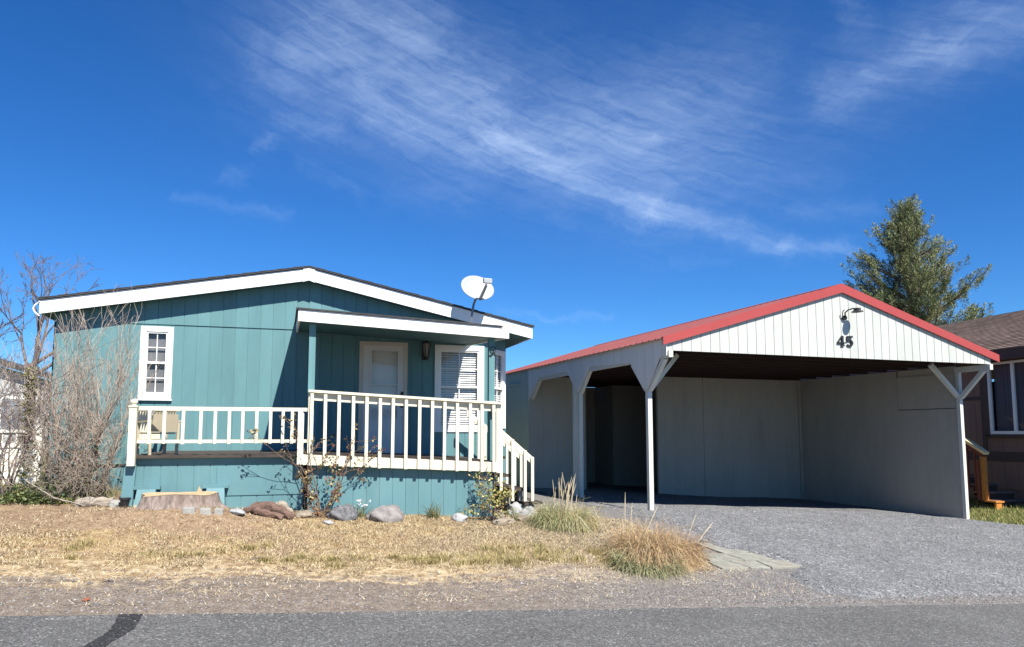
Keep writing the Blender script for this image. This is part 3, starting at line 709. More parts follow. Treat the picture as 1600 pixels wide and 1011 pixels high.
# satellite dish on the porch roof near the gable
dish = thing('satellite_dish', 'pale oval satellite dish on a bent mast on the porch roof', 'satellite dish', (3.12, 12.8, 3.36))
cen = Vector((3.255, 12.78, 4.225)); nd = Vector((.09, -.84, .50)).normalized()
sx_ = nd.cross(Vector((0, 0, 1))).normalized() * -1; sy_ = sx_.cross(nd); sy_ = sy_ if sy_.z > 0 else -sy_
b = MB(); rings = 7; nn = 40; vs = []
for i in range(rings + 1):
    rr = i / rings
    for j in range(nn):
        t_ = 2 * PI * j / nn; vs.append(cen + sx_ * (.315 * rr * math.cos(t_)) + sy_ * (.285 * rr * math.sin(t_)) - nd * (.07 * (1 - rr * rr)))
k0 = len(vs); vs += [v - nd * .012 for v in vs]
fs = [(i * nn + j, i * nn + (j + 1) % nn, (i + 1) * nn + (j + 1) % nn, (i + 1) * nn + j) for i in range(rings) for j in range(nn)]
fs += [tuple(k0 + q for q in reversed(f_)) for f_ in fs] + [(rings * nn + j, rings * nn + (j + 1) % nn, k0 + rings * nn + (j + 1) % nn, k0 + rings * nn + j) for j in range(nn)]
b.add(vs, fs); b.build('reflector', M['dish'], dish, smooth=True)
b = MB(); low = cen - sy_ * .27
b.tube([(3.13, 12.82, 3.42), (3.13, 12.82, 3.55), (3.20, 12.84, 3.93), cen - nd * .10 - sy_ * .12], .022, 8); b.box(3.05, 3.21, 12.74, 12.9, 3.385, 3.425); b.build('mast', M['grey_metal'], dish)
lnb = cen + nd * .36 + sy_ * -.16 + sx_ * .02
b = MB(); b.beam(low - nd * .02, lnb - Vector((0, 0, .07)), .03, .05); b.build('feed_arm', M['grey_metal'], dish)
b = MB(); b.beam(lnb - sx_ * .06, lnb + sx_ * .10, .07, .09); b.build('feed_horn', M['dish'], dish, bevel=.012)

# ================================================================== the carport (local frame a, off, z)
A = math.radians(2.7); CX, CY = 6.485, 12.441
car = thing('carport', 'white sided two-bay carport with a red metal gable roof and Y-braced posts', 'carport', (CX, CY, 0), A)
def L2W(a, o_): return (CX + a * math.cos(A) - o_ * math.sin(A), CY + a * math.sin(A) + o_ * math.cos(A))
def cg(a, o_): x, y = L2W(a, o_); return gz(x, y)
PK, ZP = 3.93, 4.51; EL, ZL, ER, ZR = -.16, 3.275, 8.14, 3.24; D0, D1 = -.79, 10.0
def croof(a): return ZL + (ZP - ZL) * (a - EL) / (PK - EL) if a < PK else ZP + (ZR - ZP) * (a - PK) / (ER - PK)
for nm, ea, ez in (('roof_sheet', EL, ZL), ('roof_sheet', ER, ZR)):
    b = MB(); prof = []; o_ = D0; i = 0
    while o_ < D1:
        prof += [(o_, 0), (o_ + .012, .022), (o_ + .034, .022), (o_ + .046, 0), (o_ + .115, 0), (o_ + .12, .005), (o_ + .135, .005), (o_ + .14, 0)]; o_ += .229
    for p, h in prof: b.v += [(PK, p, ZP + h), (ea, p, ez + h), (PK, p, ZP + h - .004), (ea, p, ez + h - .004)]
    for i in range(len(prof) - 1): q = 4 * i; b.f += [(q, q + 4, q + 5, q + 1), (q + 2, q + 3, q + 7, q + 6), (q + 1, q + 5, q + 7, q + 3)]
    b.build(nm, M['red'], car, local=True)
b = MB(); b.hexa([(PK - .16, D0, ZP - .03), (PK, D0, ZP + .03), (PK, D1, ZP + .03), (PK - .16, D1, ZP - .03), (PK - .16, D0, ZP - .02), (PK, D0, ZP + .036), (PK, D1, ZP + .036), (PK - .16, D1, ZP - .02)])
b.hexa([(PK, D0, ZP + .03), (PK + .16, D0, ZP - .03), (PK + .16, D1, ZP - .03), (PK, D1, ZP + .03), (PK, D0, ZP + .036), (PK + .16, D0, ZP - .02), (PK + .16, D1, ZP - .02), (PK, D1, ZP + .036)])
b.build('ridge_cap', M['red'], car, local=True)
b = MB()
for a0, z0, a1, z1, h0, h1 in ((EL, ZL, PK, ZP, .12, .15), (ER, ZR, PK, ZP, .13, .15)):
    e0, e1 = (a0, a1) if a0 < a1 else (a1, a0)
    zz = lambda a: z0 + (z1 - z0) * (a - a0) / (a1 - a0); hh = lambda a: h0 + (h1 - h0) * (a - a0) / (a1 - a0)
    b.hexa([(e0, D0 - .02, zz(e0) - hh(e0)), (e1, D0 - .02, zz(e1) - hh(e1)), (e1, D0 + .005, zz(e1) - hh(e1)), (e0, D0 + .005, zz(e0) - hh(e0)), (e0, D0 - .02, zz(e0) + .028), (e1, D0 - .02, zz(e1) + .028), (e1, D0 + .005, zz(e1) + .028), (e0, D0 + .005, zz(e0) + .028)])
    b.hexa([(e0, D0 + .005, zz(e0) + .024), (e1, D0 + .005, zz(e1) + .024), (e1, D0 + .05, zz(e1) + .024), (e0, D0 + .05, zz(e0) + .024), (e0, D0 + .005, zz(e0) + .028), (e1, D0 + .005, zz(e1) + .028), (e1, D0 + .05, zz(e1) + .028), (e0, D0 + .05, zz(e0) + .028)])
b.build('rake_trim', M['red_trim'], car, local=True)
b = MB(); b.siding((-.065, -.75), (1, 0), 8.01, 3.066, Fn(lambda d: max(3.07, croof(d - .065) - .02), [PK + .065]), (0, -1), start=.12, gw=.012, gd=.010)
b.build('gable_siding', M['siding_white'], car, local=True)
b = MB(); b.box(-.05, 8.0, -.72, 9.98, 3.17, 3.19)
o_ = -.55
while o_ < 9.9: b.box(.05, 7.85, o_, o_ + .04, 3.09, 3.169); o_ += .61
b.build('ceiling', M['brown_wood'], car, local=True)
kz = [(-.76, 2.97), (-.52, 2.955), (-.06, 2.42), (.08, 2.42), (.56, 2.955), (2.42, 3.03), (2.97, 2.52), (3.1, 2.52), (3.6, 3.02), (5.35, 3.0), (6.05, 2.5), (6.12, 2.45)]
def kzf(d):
    o = d - .76
    for (p, z), (q, w_) in zip(kz, kz[1:]):
        if o <= q: return z + (w_ - z) * max(0, o - p) / (q - p)
    return 2.45
b = MB(); b.siding((-.07, -.76), (0, 1), 6.88, Fn(kzf, [p + .76 for p, z in kz]), 3.295, (-1, 0), start=.15, sp=.305)
b.build('side_siding', M['siding_grey'], car, local=True)
b = MB(); b.siding((-.07, 6.12), (0, 1), 3.86, -.2, 3.305, (-1, 0), start=.2, sp=.305); b.box(-.10, -.071, 6.75, 7.6, 2.90, 2.96); b.build('shed_wall', M['shed_grey'], car, local=True)
for a_, z_ in ((.0, 6.0), (7.9, .06)):
    b = MB(); b.box(a_ - .045, a_ + .045, -.80, z_, 2.94, 3.062); b.build('header_beam', M['post_white'], car, local=True, bevel=.004)
def post(a_, o2, zt): 
    b = MB(); b.box(a_ - .045, a_ + .045, o2 - .045, o2 + .045, cg(a_, o2) - .15, zt); b.build('post', M['post_white'], car, local=True, bevel=.004)
post(0, 0, 2.94); post(0, 3.03, 2.94); post(7.9, 0, 2.94); post(.02, 3.35, 2.94)
def brace(p, q):
    b = MB(); b.beam(p, q, .085, .04 if False else .085, (0, 0, 1)); b.build('brace', M['post_white'], car, local=True)
brace((0, -.05, 2.40), (0, -.60, 2.94)); brace((.04, 0, 2.42), (.62, 0, 3.08)); brace((0, .05, 2.40), (0, .56, 2.92)); brace((0, 2.98, 2.5), (0, 2.5, 2.98)); brace((0, 3.08, 2.5), (0, 3.55, 2.98)); brace((0, 6.0, 2.5), (0, 5.45, 2.96))
brace((7.9, -.05, 2.38), (7.9, -.62, 2.94)); brace((7.86, 0, 2.40), (7.08, 0, 3.10))
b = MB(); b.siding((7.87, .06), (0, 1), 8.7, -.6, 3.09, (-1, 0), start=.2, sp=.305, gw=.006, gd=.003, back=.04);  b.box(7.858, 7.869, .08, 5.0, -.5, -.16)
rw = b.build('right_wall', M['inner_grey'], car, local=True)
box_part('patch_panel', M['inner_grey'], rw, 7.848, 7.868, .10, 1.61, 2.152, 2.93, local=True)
b = MB(); b.box(7.862, 7.8695, .08, 1.63, 2.136, 2.152); b.box(7.862, 7.8695, 1.61, 1.626, 2.152, 3.08); b.build('panel_shadow_strip', M['dark'], rw, local=True)  # solid dark strips, painting in the shadow line along the patch panel edges
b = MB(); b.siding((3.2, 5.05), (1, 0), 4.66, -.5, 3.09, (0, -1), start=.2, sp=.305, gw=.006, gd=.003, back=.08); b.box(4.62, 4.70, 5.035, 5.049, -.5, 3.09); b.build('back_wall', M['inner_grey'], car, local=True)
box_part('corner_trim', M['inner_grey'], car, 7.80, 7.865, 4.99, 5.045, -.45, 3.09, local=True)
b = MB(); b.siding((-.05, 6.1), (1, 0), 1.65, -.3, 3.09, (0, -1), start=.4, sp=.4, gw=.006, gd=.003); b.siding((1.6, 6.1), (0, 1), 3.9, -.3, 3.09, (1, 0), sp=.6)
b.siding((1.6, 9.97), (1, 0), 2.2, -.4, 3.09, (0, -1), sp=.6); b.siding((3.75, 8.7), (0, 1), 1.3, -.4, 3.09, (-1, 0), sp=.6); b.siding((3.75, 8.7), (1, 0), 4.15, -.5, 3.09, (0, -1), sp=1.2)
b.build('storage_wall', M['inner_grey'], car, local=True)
# gable lamp + house number
lm = thing('barn_lamp', 'black gooseneck lamp on the white carport gable above the house number', 'lamp', (*L2W(3.98, -.75), 3.9))
def lw(a_, o2, z_): x, y = L2W(a_, o2); return (x, y, z_)
b = MB(); b.tube([lw(3.98, -.757, 3.86), lw(3.98, -.80, 3.86)], .05, 10); b.tube([lw(3.98, -.80, 3.86), lw(3.94, -.84, 3.95), lw(3.97, -.9, 4.0), lw(4.03, -.95, 4.02), lw(4.07, -.98, 4.02)], .014, 6)
b.tube([lw(3.98, -.79, 3.84), lw(3.91, -.80, 3.90), lw(3.90, -.82, 3.97), lw(3.93, -.84, 4.01)], .010, 5)
b.build('arm', M['black_metal'], lm)
cx_, cy_ = L2W(4.10, -.99)
b = MB(); b.lathe((cx_, cy_, 0), [(.05, 4.03), (.09, 4.025), (.10, 3.98), (.15, 3.965), (.16, 3.95), (.14, 3.948), (.06, 3.97)], 20); b.v = [(cx_ + (p[0] - cx_) * .62, cy_ + (p[1] - cy_) * .8, p[2]) for p in b.v]; b.build('lamp_shade', M['black_metal'], lm)
nb = thing('house_number', 'black numerals 45 on the white carport gable', 'number', (*L2W(3.99, -.76), 3.4))
b = MB(); S = .205; bz = 3.295
def glyph(polys, a0, name):
    b = MB()
    for pl in polys:
        b.prism(pl, lambda p, q: lw(a0 + p * S, -.763, bz + q * S), Vector(lw(0, -.02, 0)) - Vector(lw(0, 0, 0)))
    o_ = b.build(name, M['black_metal'], nb); fan_normals(o_)
glyph([[(.46, 0), (.90, 0), (.90, .09), (.78, .11), (.78, 1.), (.56, 1.), (.56, .11), (.46, .09)], [(.03, .24), (1.0, .24), (1., .37), (.56, .37), (.03, .37)], [(.03, .37), (.22, .37), (.56, .84), (.56, 1.)]], 3.775, 'digit')
arc = []
for t_ in np.linspace(2.5, -2.6, 18): arc.append((.45 + .42 * math.cos(t_), .33 + .34 * math.sin(t_)))
inn = [(.42 + .22 * math.cos(t_), .33 + .21 * math.sin(t_)) for t_ in np.linspace(-2.6, 2.5, 18)]
quads = [[arc[i], arc[i + 1], inn[16 - i], inn[17 - i]] for i in range(17)]
glyph([[(.12, .84), (.82, .84), (.84, 1.03), (.12, 1.0)], [(.10, .5), (.22, .53), (.24, .9), (.12, .9)]] + quads, 3.995, 'digit')

# ================================================================== brown neighbour house on the right
bh = thing('brown_house', 'brown board sided house with brown shingle roof and white framed window beyond the carport', 'house', (17.3, 14.5, -.1), math.radians(-5))
b = MB(); b.siding((0, 12), (0, -1), 15.2, .3, 3.62, (-1, 0), sp=.4, gw=.02, gd=.006, start=.3, holes=[(11.97, 13.75, 1.74, 3.42)]); b.siding((0, -3.2), (1, 0), 7.4, .3, 3.6, (0, -1))
b.siding((7.4, -3.2), (0, 1), 15.2, .3, 3.6, (1, 0), sp=.6); b.siding((7.4, 12), (-1, 0), 7.4, .3, 3.6, (0, 1), sp=.6)
b.build('siding', M['brown_siding'], bh, local=True)
b = MB(); b.box(-.015, 0, -3.2, 12, .98, 1.22); b.box(-.02, -.001, .18, .30, 1.2, 3.6); b.box(-.03, -.001, -3.2, 12, 3.42, 3.6); b.box(-.03, -.001, 1.2, 1.26, 1.6, 3.4); b.box(-.025, -.001, .3, 12, 2.55, 2.63)
b.build('trim', M['brown_trim'], bh, local=True)
b = MB(); b.box(.03, 7.3, -3.1, 11.9, -.6, .95); b.build('skirting', M['brown_siding'], bh, local=True)
b = MB(); b.box(-.40, 0, -3.6, 12.3, 3.52, 3.72); b.box(-.43, -.40, -3.6, 12.3, 3.50, 3.76); b.build('eave', M['brown_trim'], bh, local=True)
def shingle_mat():
    m, nt, out = new_mat('brown_shingle'); p = N(nt, 'ShaderNodeBsdfPrincipled'); p.inputs['Roughness'].default_value = .95
    v = coords(nt); br = N(nt, 'ShaderNodeTexBrick'); br.inputs['Scale'].default_value = 1; br.inputs['Brick Width'].default_value = .3; br.inputs['Row Height'].default_value = .14; br.inputs['Mortar Size'].default_value = .008
    br.inputs['Color1'].default_value = (.13, .088, .066, 1); br.inputs['Color2'].default_value = (.22, .155, .115, 1); br.inputs['Mortar'].default_value = (.05, .034, .027, 1)
    mp = N(nt, 'ShaderNodeMapping'); mp.inputs['Rotation'].default_value = (0, 0, PI / 2); nt.links.new(v, mp.inputs[0]); nt.links.new(mp.outputs[0], br.inputs[0])
    n_ = noise_tex(nt, v, 3, 5); r_ = ramp(nt, [(.3, (.75,) * 3), (.7, (1.2,) * 3)]); nt.links.new(n_, r_.inputs[0])
    nt.links.new(mixc(nt, 1., br.outputs[0], r_.outputs[0], 'MULTIPLY'), p.inputs[0]); nt.links.new(p.outputs[0], out.inputs[0]); return m
M['brown_shingle'] = shingle_mat()
b = MB(); RS = 1.52 / 3.9
for k in range(28):  # real shingle courses up the near slope
    x0, x1 = -.45 + 4.15 * k / 28, -.45 + 4.15 * (k + 1) / 28; z0, z1 = 3.75 + (x0 + .45) * RS, 3.75 + (x1 + .45) * RS
    b.hexa([(x0, -3.65, z0 - .02), (x1, -3.65, z1 - .02), (x1, 12.3, z1 - .02), (x0, 12.3, z0 - .02), (x0, -3.65, z0 + .022), (x1, -3.65, z1 + .004), (x1, 12.3, z1 + .004), (x0, 12.3, z0 + .022)])
zr_ = 3.75 + 4.15 * RS
b.hexa([(3.7, -3.65, zr_ - .02), (7.85, -3.65, 3.73), (7.85, 12.3, 3.73), (3.7, 12.3, zr_ - .02), (3.7, -3.65, zr_ + .02), (7.85, -3.65, 3.77), (7.85, 12.3, 3.77), (3.7, 12.3, zr_ + .02)])
b.build('roof', M['brown_shingle'], bh, local=True)
for yg in (-3.2, 11.9): b = MB(); b.prism([(0, 3.6), (7.4, 3.6), (3.7, zr_ - .06)], lambda x, z: (x, yg, z), (0, .1, 0)); b.build('gable', M['brown_siding'], bh, local=True)
# window in local frame, built by hand
b = MB(); b.box(-.045, .03, -1.75, .03, 1.66, 1.74); b.box(-.045, .03, -1.75, .03, 3.42, 3.48); b.box(-.045, .03, -.04, .03, 1.74, 3.42); b.box(-.045, .03, -1.75, -1.69, 1.74, 3.42); b.box(-.04, .02, -.74, -.67, 1.74, 3.42)
wn = b.build('window', M['white'], bh, local=True)
b = MB(); b.box(-.06, -.046, .035, .16, 1.6, 3.5); b.box(-.06, -.046, -1.8, .16, 1.56, 1.655); b.build('window_surround', M['brown_trim'], wn, local=True)
b = MB(); b.quad((.0, -1.69, 1.74), (.0, -.04, 1.74), (.0, -.04, 3.42), (.0, -1.69, 3.42)); b.build('pane', M['glass_dark'], wn, local=True)
b = MB(); b.box(.09, .10, -1.68, -.05, 1.75, 3.41); b.build('curtain', mat('window_curtain', (.16, .15, .165), .9, .25, 2, (1, 6, .3)), wn, local=True)
# its entry steps
ns = thing('entry_steps', 'dark brown entry steps with an orange stained handrail beside the brown house', 'steps', (16.3, 13.8, -.1))
b = MB()
for i in range(6):
    wd = (17.28, 17.2, 17.0, 16.8, 16.65, 16.55)[i]; b.box(16.2, wd, 13.62 + .27 * i, 13.95 + .27 * i, -.02 + .18 * i - .035, -.02 + .18 * i + .01)
b.build('treads', M['stair_brown'], ns)
b = MB()
for i in range(6): b.box(16.22, (17.26, 17.18, 16.98, 16.78, 16.63, 16.53)[i], 13.66 + .27 * i, 13.69 + .27 * i, -.3 + .18 * i, -.055 + .18 * i)
b.build('risers', M['brown_trim'], ns)
b = MB(); b.box(16.12, 16.22, 13.80, 13.90, -.02, 1.02); b.build('rail_post', M['orange_wood'], ns)
b = MB(); b.box(16.06, 16.11, 13.9, 13.97, -.02, .95); b.build('rail_post', M['red_stain'], ns)
b = MB(); b.beam((16.16, 15.3, 1.98), (16.16, 13.74, 1.10), .15, .07); b.build('handrail', M['pale_wood'], ns)
b = MB(); b.beam((16.16, 15.3, 1.92), (16.16, 13.85, 1.03), .04, .08)
for i in range(6): b.box(16.14, 16.18, 14.05 + i * .2, 14.09 + i * .2, .12 + i * .13, 1.1 + i * .122)
b.build('balusters', M['red_stain'], ns)
b = MB(); b.box(16.10, 16.36, 13.52, 13.82, -.055, -.02); b.box(16.13, 16.30, 13.54, 13.60, -.4, -.06); b.build('base_block', M['orange_wood'], ns)

# ================================================================== far left: fence, grey house
fn = thing('vinyl_fence', 'white vinyl privacy fence left of the teal house behind the bare bushes', 'fence', (-5.5, 13.9, .7))
b = MB()
for i in range(26):
    x = -3.9 - i * .155; b.box(x - .15, x, 13.88, 13.905, .3, 1.36)
b.build('panel', M['vinyl'], fn)
b = MB(); b.box(-8, -3.86, 13.86, 13.92, 1.36, 1.42); b.box(-8, -3.86, 13.86, 13.92, 1.60, 1.65)
for i in range(40): b.box(-3.9 - i * .1, -3.88 - i * .1, 13.88, 13.9, 1.42, 1.6)
b.build('top_rail', M['vinyl'], fn)
for i in range(3): box_part('fence_post', M['vinyl'], fn, -3.93 - i * 1.9, -3.82 - i * 1.9, 13.84, 13.95, .3, 1.72)
fh = thing('grey_house', 'pale grey house with a dark gable roof beyond the bare bushes at left', 'house', (-13, 36, 0))
b = MB(); b.siding((-20, 33), (1, 0), 11.2, -.5, 3.6, (0, -1), sp=.3); b.siding((-8.8, 33), (0, 1), 9, -.5, 3.6, (1, 0), sp=.3); b.box(-19.9, -8.9, 33.1, 42, -.5, 3.5); b.build('siding', M['far_wall'], fh)
b = MB(); b.prism([(-20.5, 3.5), (-14.4, 5.3), (-8.3, 3.5), (-8.3, 3.65), (-14.4, 5.5), (-20.5, 3.65)], lambda x, z: (x, 32.6, z), (0, 9.8, 0)); b.build('roof', M['shingle'], fh)
b = MB(); b.prism([(-20, 3.6), (-8.8, 3.6), (-14.4, 5.25)], lambda x, z: (x, 33, z), (0, .1, 0)); b.build('gable', M['far_wall'], fh)
b = MB(); b.box(-10.6, -9.5, 32.93, 32.99, 1.6, 3.0); wf = b.build('window', M['white'], fh); b = MB(); b.box(-10.5, -9.6, 32.90, 32.929, 1.7, 2.9); b.build('pane', M['glass_dark'], wf)

# ================================================================== vegetation
def rnd_dir(d, amt):
    v = Vector((random.gauss(0, 1), random.gauss(0, 1), random.gauss(0, 1))) * amt
    return (Vector(d) + v).normalized()
def branchy(tw, p, d, L, r, depth, spread=.35, kids=3, wander=.12, up=.05, n=4, taper=.55, tips=None, rmin=.0016):
    k = 4 if depth else 3
    pts = [Vector(p)]; dd = Vector(d).normalized()
    for i in range(k):
        dd = (dd + Vector((random.gauss(0, wander), random.gauss(0, wander), random.gauss(0, wander) + up))).normalized()
        pts.append(pts[-1] + dd * (L / k))
    rads = [max(rmin, r * (1 - (1 - taper) * i / k)) for i in range(k + 1)]
    tw.tube(pts, rads, n if r > .006 else 3, cap=False)
    if depth == 0:
        if tips is not None: tips.append((pts[-1], dd))
        return
    for c in range(kids):
        t = random.uniform(.35, 1.) if c else 1.
        i = min(k - 1, int(t * k)); f = t * k - i; q = pts[i].lerp(pts[i + 1], f)
        branchy(tw, q, rnd_dir(dd, spread), L * random.uniform(.42, .68), max(rmin, rads[i] * .6), depth - 1, spread, kids, wander, up, n, taper, tips, rmin)
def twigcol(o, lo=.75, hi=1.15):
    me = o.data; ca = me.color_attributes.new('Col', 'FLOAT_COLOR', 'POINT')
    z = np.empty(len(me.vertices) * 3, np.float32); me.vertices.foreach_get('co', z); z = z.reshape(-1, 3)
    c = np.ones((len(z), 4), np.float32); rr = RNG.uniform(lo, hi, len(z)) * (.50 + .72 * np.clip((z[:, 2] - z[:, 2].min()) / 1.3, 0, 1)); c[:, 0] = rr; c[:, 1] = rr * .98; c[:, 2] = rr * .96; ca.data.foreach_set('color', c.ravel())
def stemset(name, stems, m, tips=None, **kw):
    tw = MB()
    for p, d, L, r, dep in stems: branchy(tw, p, d, L, r, dep, tips=tips, **kw)
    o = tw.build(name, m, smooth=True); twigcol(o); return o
random.seed(21)
# big bare shrub in front of the left end of the house
st_ = []
for i in range(24):
    x, y = random.gauss(-2.82, .19), random.gauss(11.7, .2); g0 = gz(x, y) - .03
    d = Vector(((x + 2.82) * .30 + random.gauss(-.02, .06), (y - 11.7) * .4 + random.gauss(0, .08), 1.))
    st_.append(((x, y, g0), d, random.uniform(.65, 1.28), random.uniform(.011, .017), 3))
for x, dx_s, L in ((-2.5, .23, 1.5), (-2.52, .16, 1.45), (-2.55, .26, 1.2), (-2.75, .03, 1.55), (-2.95, -.03, 1.35), (-2.68, .06, 1.4)):
    st_.append(((x, 11.7, gz(x, 11.7)), (dx_s, -.03, 1.), L, .016, 3))
o = stemset('bare_shrub', st_, M['twig'], spread=.26, kids=4, wander=.09, up=.07, rmin=.0022, taper=.5)
sset(o, 'big grey leafless shrub standing against the left end of the teal house', 'shrub')
# tangle of low dry twigs
st_ = []
for i in range(30):
    x, y = random.gauss(-2.82, .2), random.gauss(11.4, .2); st_.append(((x, y, gz(x, y)), (random.gauss(0, .5), random.gauss(-.1, .3), .9), random.uniform(.4, .9), .008, 3))
o = stemset('dry_brush', st_, M['twig'], spread=.6, kids=4, wander=.25, up=-.02, rmin=.002)
sset(o, 'tangled low brown brush at the foot of the grey leafless shrub', 'shrub')
st_ = []
for i in range(18):
    x, y = random.gauss(-3.62, .22), random.gauss(11.6, .25); st_.append(((x, y, gz(x, y)), ((x + 3.55) * .6 + random.gauss(-.05, .2), random.gauss(0, .15), 1.), random.uniform(.8, 1.35), .013, 3))
o = stemset('bare_bush', st_, M['twig_dark'], spread=.42, kids=4, wander=.16, up=.02, rmin=.0022)
sset(o, 'dark stemmed leafless bush at the left edge in front of the white fence', 'shrub', 'bare bushes by the white fence')
st_ = []
for i in range(20):
    x, y = random.gauss(-4.7, .5), random.gauss(14.6, .3); st_.append(((x, y, .75), ((x + 4.6) * .3, 0, 1.), random.uniform(.9, 1.4), .016, 3))
o = stemset('bare_bush', st_, M['twig'], spread=.45, kids=4, wander=.14, up=.03, rmin=.003)
sset(o, 'pale leafless bush rising behind the white fence', 'shrub', 'bare bushes by the white fence')
tw = MB()
random.seed(5)
tb = Vector((-4.95, 17.0, .8))
tw.tube([tb, tb + Vector((.03, 0, 1.2)), tb + Vector((0, 0, 2.2))], [.10, .085, .07], 8)
for d, L in (((.25, 0, 1), 1.5), ((.05, .2, 1), 1.7), ((.6, 0, .6), 1.2), ((-.3, .1, .9), 1.1), ((.7, .1, .35), 1.0), ((.3, -.2, .9), 1.3)):
    branchy(tw, tb + Vector((0, 0, random.uniform(1.7, 2.2))), d, L, .04, 4, .38, 3, .10, .03, 5, .5, None, .004)
o = tw.build('bare_tree', M['twig_dark'], smooth=True); sset(o, 'leafless tree with upright dark branches at the left corner of the teal house', 'tree', 'bare trees left of the house')
tw = MB(); tb = Vector((-6.1, 16.6, .8)); tw.tube([tb, tb + Vector((0, 0, 1.6))], [.08, .06], 8)
for d, L in (((.5, 0, 1), 1.05), ((.2, .2, 1), 1.2), ((-.2, 0, 1), 1.1), ((.7, 0, .7), .9)):
    branchy(tw, tb + Vector((0, 0, 1.5)), d, L, .035, 4, .4, 3, .11, .03, 5, .5, None, .004)
o = tw.build('bare_tree', M['twig_dark'], smooth=True); sset(o, 'leafless tree cut off by the left edge of the picture', 'tree', 'bare trees left of the house')

def leaves(name, P, D, ln, wd, pal, m='leaf', parent=None):
    """little quads; P base points, D directions"""
    P = np.array(P, float); D = np.array(D, float); k = len(P)
    D /= np.linalg.norm(D, axis=1)[:, None] + 1e-9
    s = np.cross(D, RNG.normal(0, 1, (k, 3))); s /= np.linalg.norm(s, axis=1)[:, None] + 1e-9
    l = ln * RNG.uniform(.6, 1.3, (k, 1)); w = wd * RNG.uniform(.6, 1.3, (k, 1))
    V = np.stack([P, P + D * l * .5 + s * w, P + D * l, P + D * l * .5 - s * w], 1)
    c = np.array(pal)[RNG.integers(0, len(pal), k)] * RNG.uniform(.75, 1.25, (k, 1))
    return fast_mesh(name, V, 4, M[m], c, parent)
# evergreen undergrowth by the bare shrubs
P = []; D = []
for i in range(2600):
    c = random.choice(((-2.95, 11.2, .18, .26), (-3.15, 11.0, .2, .16), (-2.7, 11.55, .22, .4), (-2.95, 11.9, .2, .45)))
    x, y = random.gauss(c[0], c[2]), random.gauss(c[1], .15); P.append((x, y, gz(x, y) + abs(random.gauss(0, c[3] * .6)))); D.append((random.gauss(0, 1), random.gauss(-.3, 1), random.gauss(.4, .8)))
o = leaves('evergreen_shrub', P, D, .055, .014, [(.05, .075, .02), (.085, .11, .03), (.12, .14, .045), (.03, .05, .02)]); sset(o, 'low green shrub under the leafless bushes at left', 'shrub')
P = []; D = []
for i in range(1100):
    x, y = random.gauss(-3.75, .05), random.gauss(12.9, .08); P.append((x, y, random.uniform(.9, 2.6))); D.append((random.gauss(0, 1), random.gauss(-.3, 1), random.gauss(.6, .5)))
o = leaves('climbing_vine', P, D, .06, .012, [(.12, .12, .035), (.2, .17, .06), (.08, .085, .03)]); sset(o, 'thin yellow-green vine climbing the left corner of the teal house', 'plant')

# rose bush in front of the porch
random.seed(3); tips = []; tw = MB(); rb = Vector((.47, 10.42, gz(.47, 10.42)))
canes = [((-.38, 0, .85), .62, -.05), ((-.14, -.05, 1), .85, 0), ((.0, 0, 1), .90, .04), ((.18, .03, 1), .75, .06), ((.42, 0, .95), .70, .1), ((-.2, .05, .8), .4, -.03), ((.1, -.1, .6), .3, .02), ((-.3, -.1, .5), .25, 0)]
for d, L, dx0 in canes: branchy(tw, rb + Vector((dx0 * .6, 0, -.02)), d, L, .010, 2, .35, 3, .10, .02, 5, .6, tips, .003)
rose = thing('rose_bush', 'scraggly thorny rose bush with drying leaves in front of the porch corner', 'bush', rb)
tw.build('canes', mat('rose_cane', (.17, .10, .06), .8, .4), rose)
P = []; D = []
for t, d in tips:
    for j in range(random.choice((4, 8, 12))): P.append(Vector(t) - rb + Vector((random.gauss(0, .02),) * 3) - d * random.uniform(0, .08)); D.append((random.gauss(0, 1), random.gauss(0, 1), random.gauss(-.2, .8)))
for i in range(90): P.append((random.gauss(.16, .04), random.gauss(0, .04), random.uniform(.35, .85))); D.append((random.gauss(0, .7), random.gauss(0, .7), -1))
for i in range(60): P.append((random.gauss(.0, .10), random.gauss(0, .05), abs(random.gauss(.05, .08)))); D.append((random.gauss(0, 1), random.gauss(0, 1), .3))
leaves('leaves', P, D, .05, .014, [(.10, .09, .03), (.25, .17, .07), (.20, .07, .04), (.34, .28, .12), (.05, .05, .03)], parent=rose)

# yellow-leaved shrub at the porch corner
random.seed(9); tips = []; sb = Vector((2.92, 10.55, gz(2.92, 10.55))); sh = thing('spirea_shrub', 'small yellow-leaved shrub at the right corner of the porch skirting', 'shrub', sb); tw = MB()
for i in range(12): branchy(tw, sb, (random.gauss(.18, .4), random.gauss(0, .2), 1), random.uniform(.22, .45), .006, 2, .5, 3, .15, .02, 4, .6, tips, .002)
tw.build('stems', M['twig_dark'], sh)
P = []; D = []
for t, d in tips:
    for j in range(7): P.append(Vector(t) - sb + Vector((random.gauss(0, .03), random.gauss(0, .03), random.gauss(0, .03)))); D.append((random.gauss(0, 1), random.gauss(0, 1), random.gauss(.3, .7)))
leaves('leaves', P, D, .045, .012, [(.32, .30, .08), (.42, .36, .12), (.2, .22, .05), (.3, .2, .07)], parent=sh)

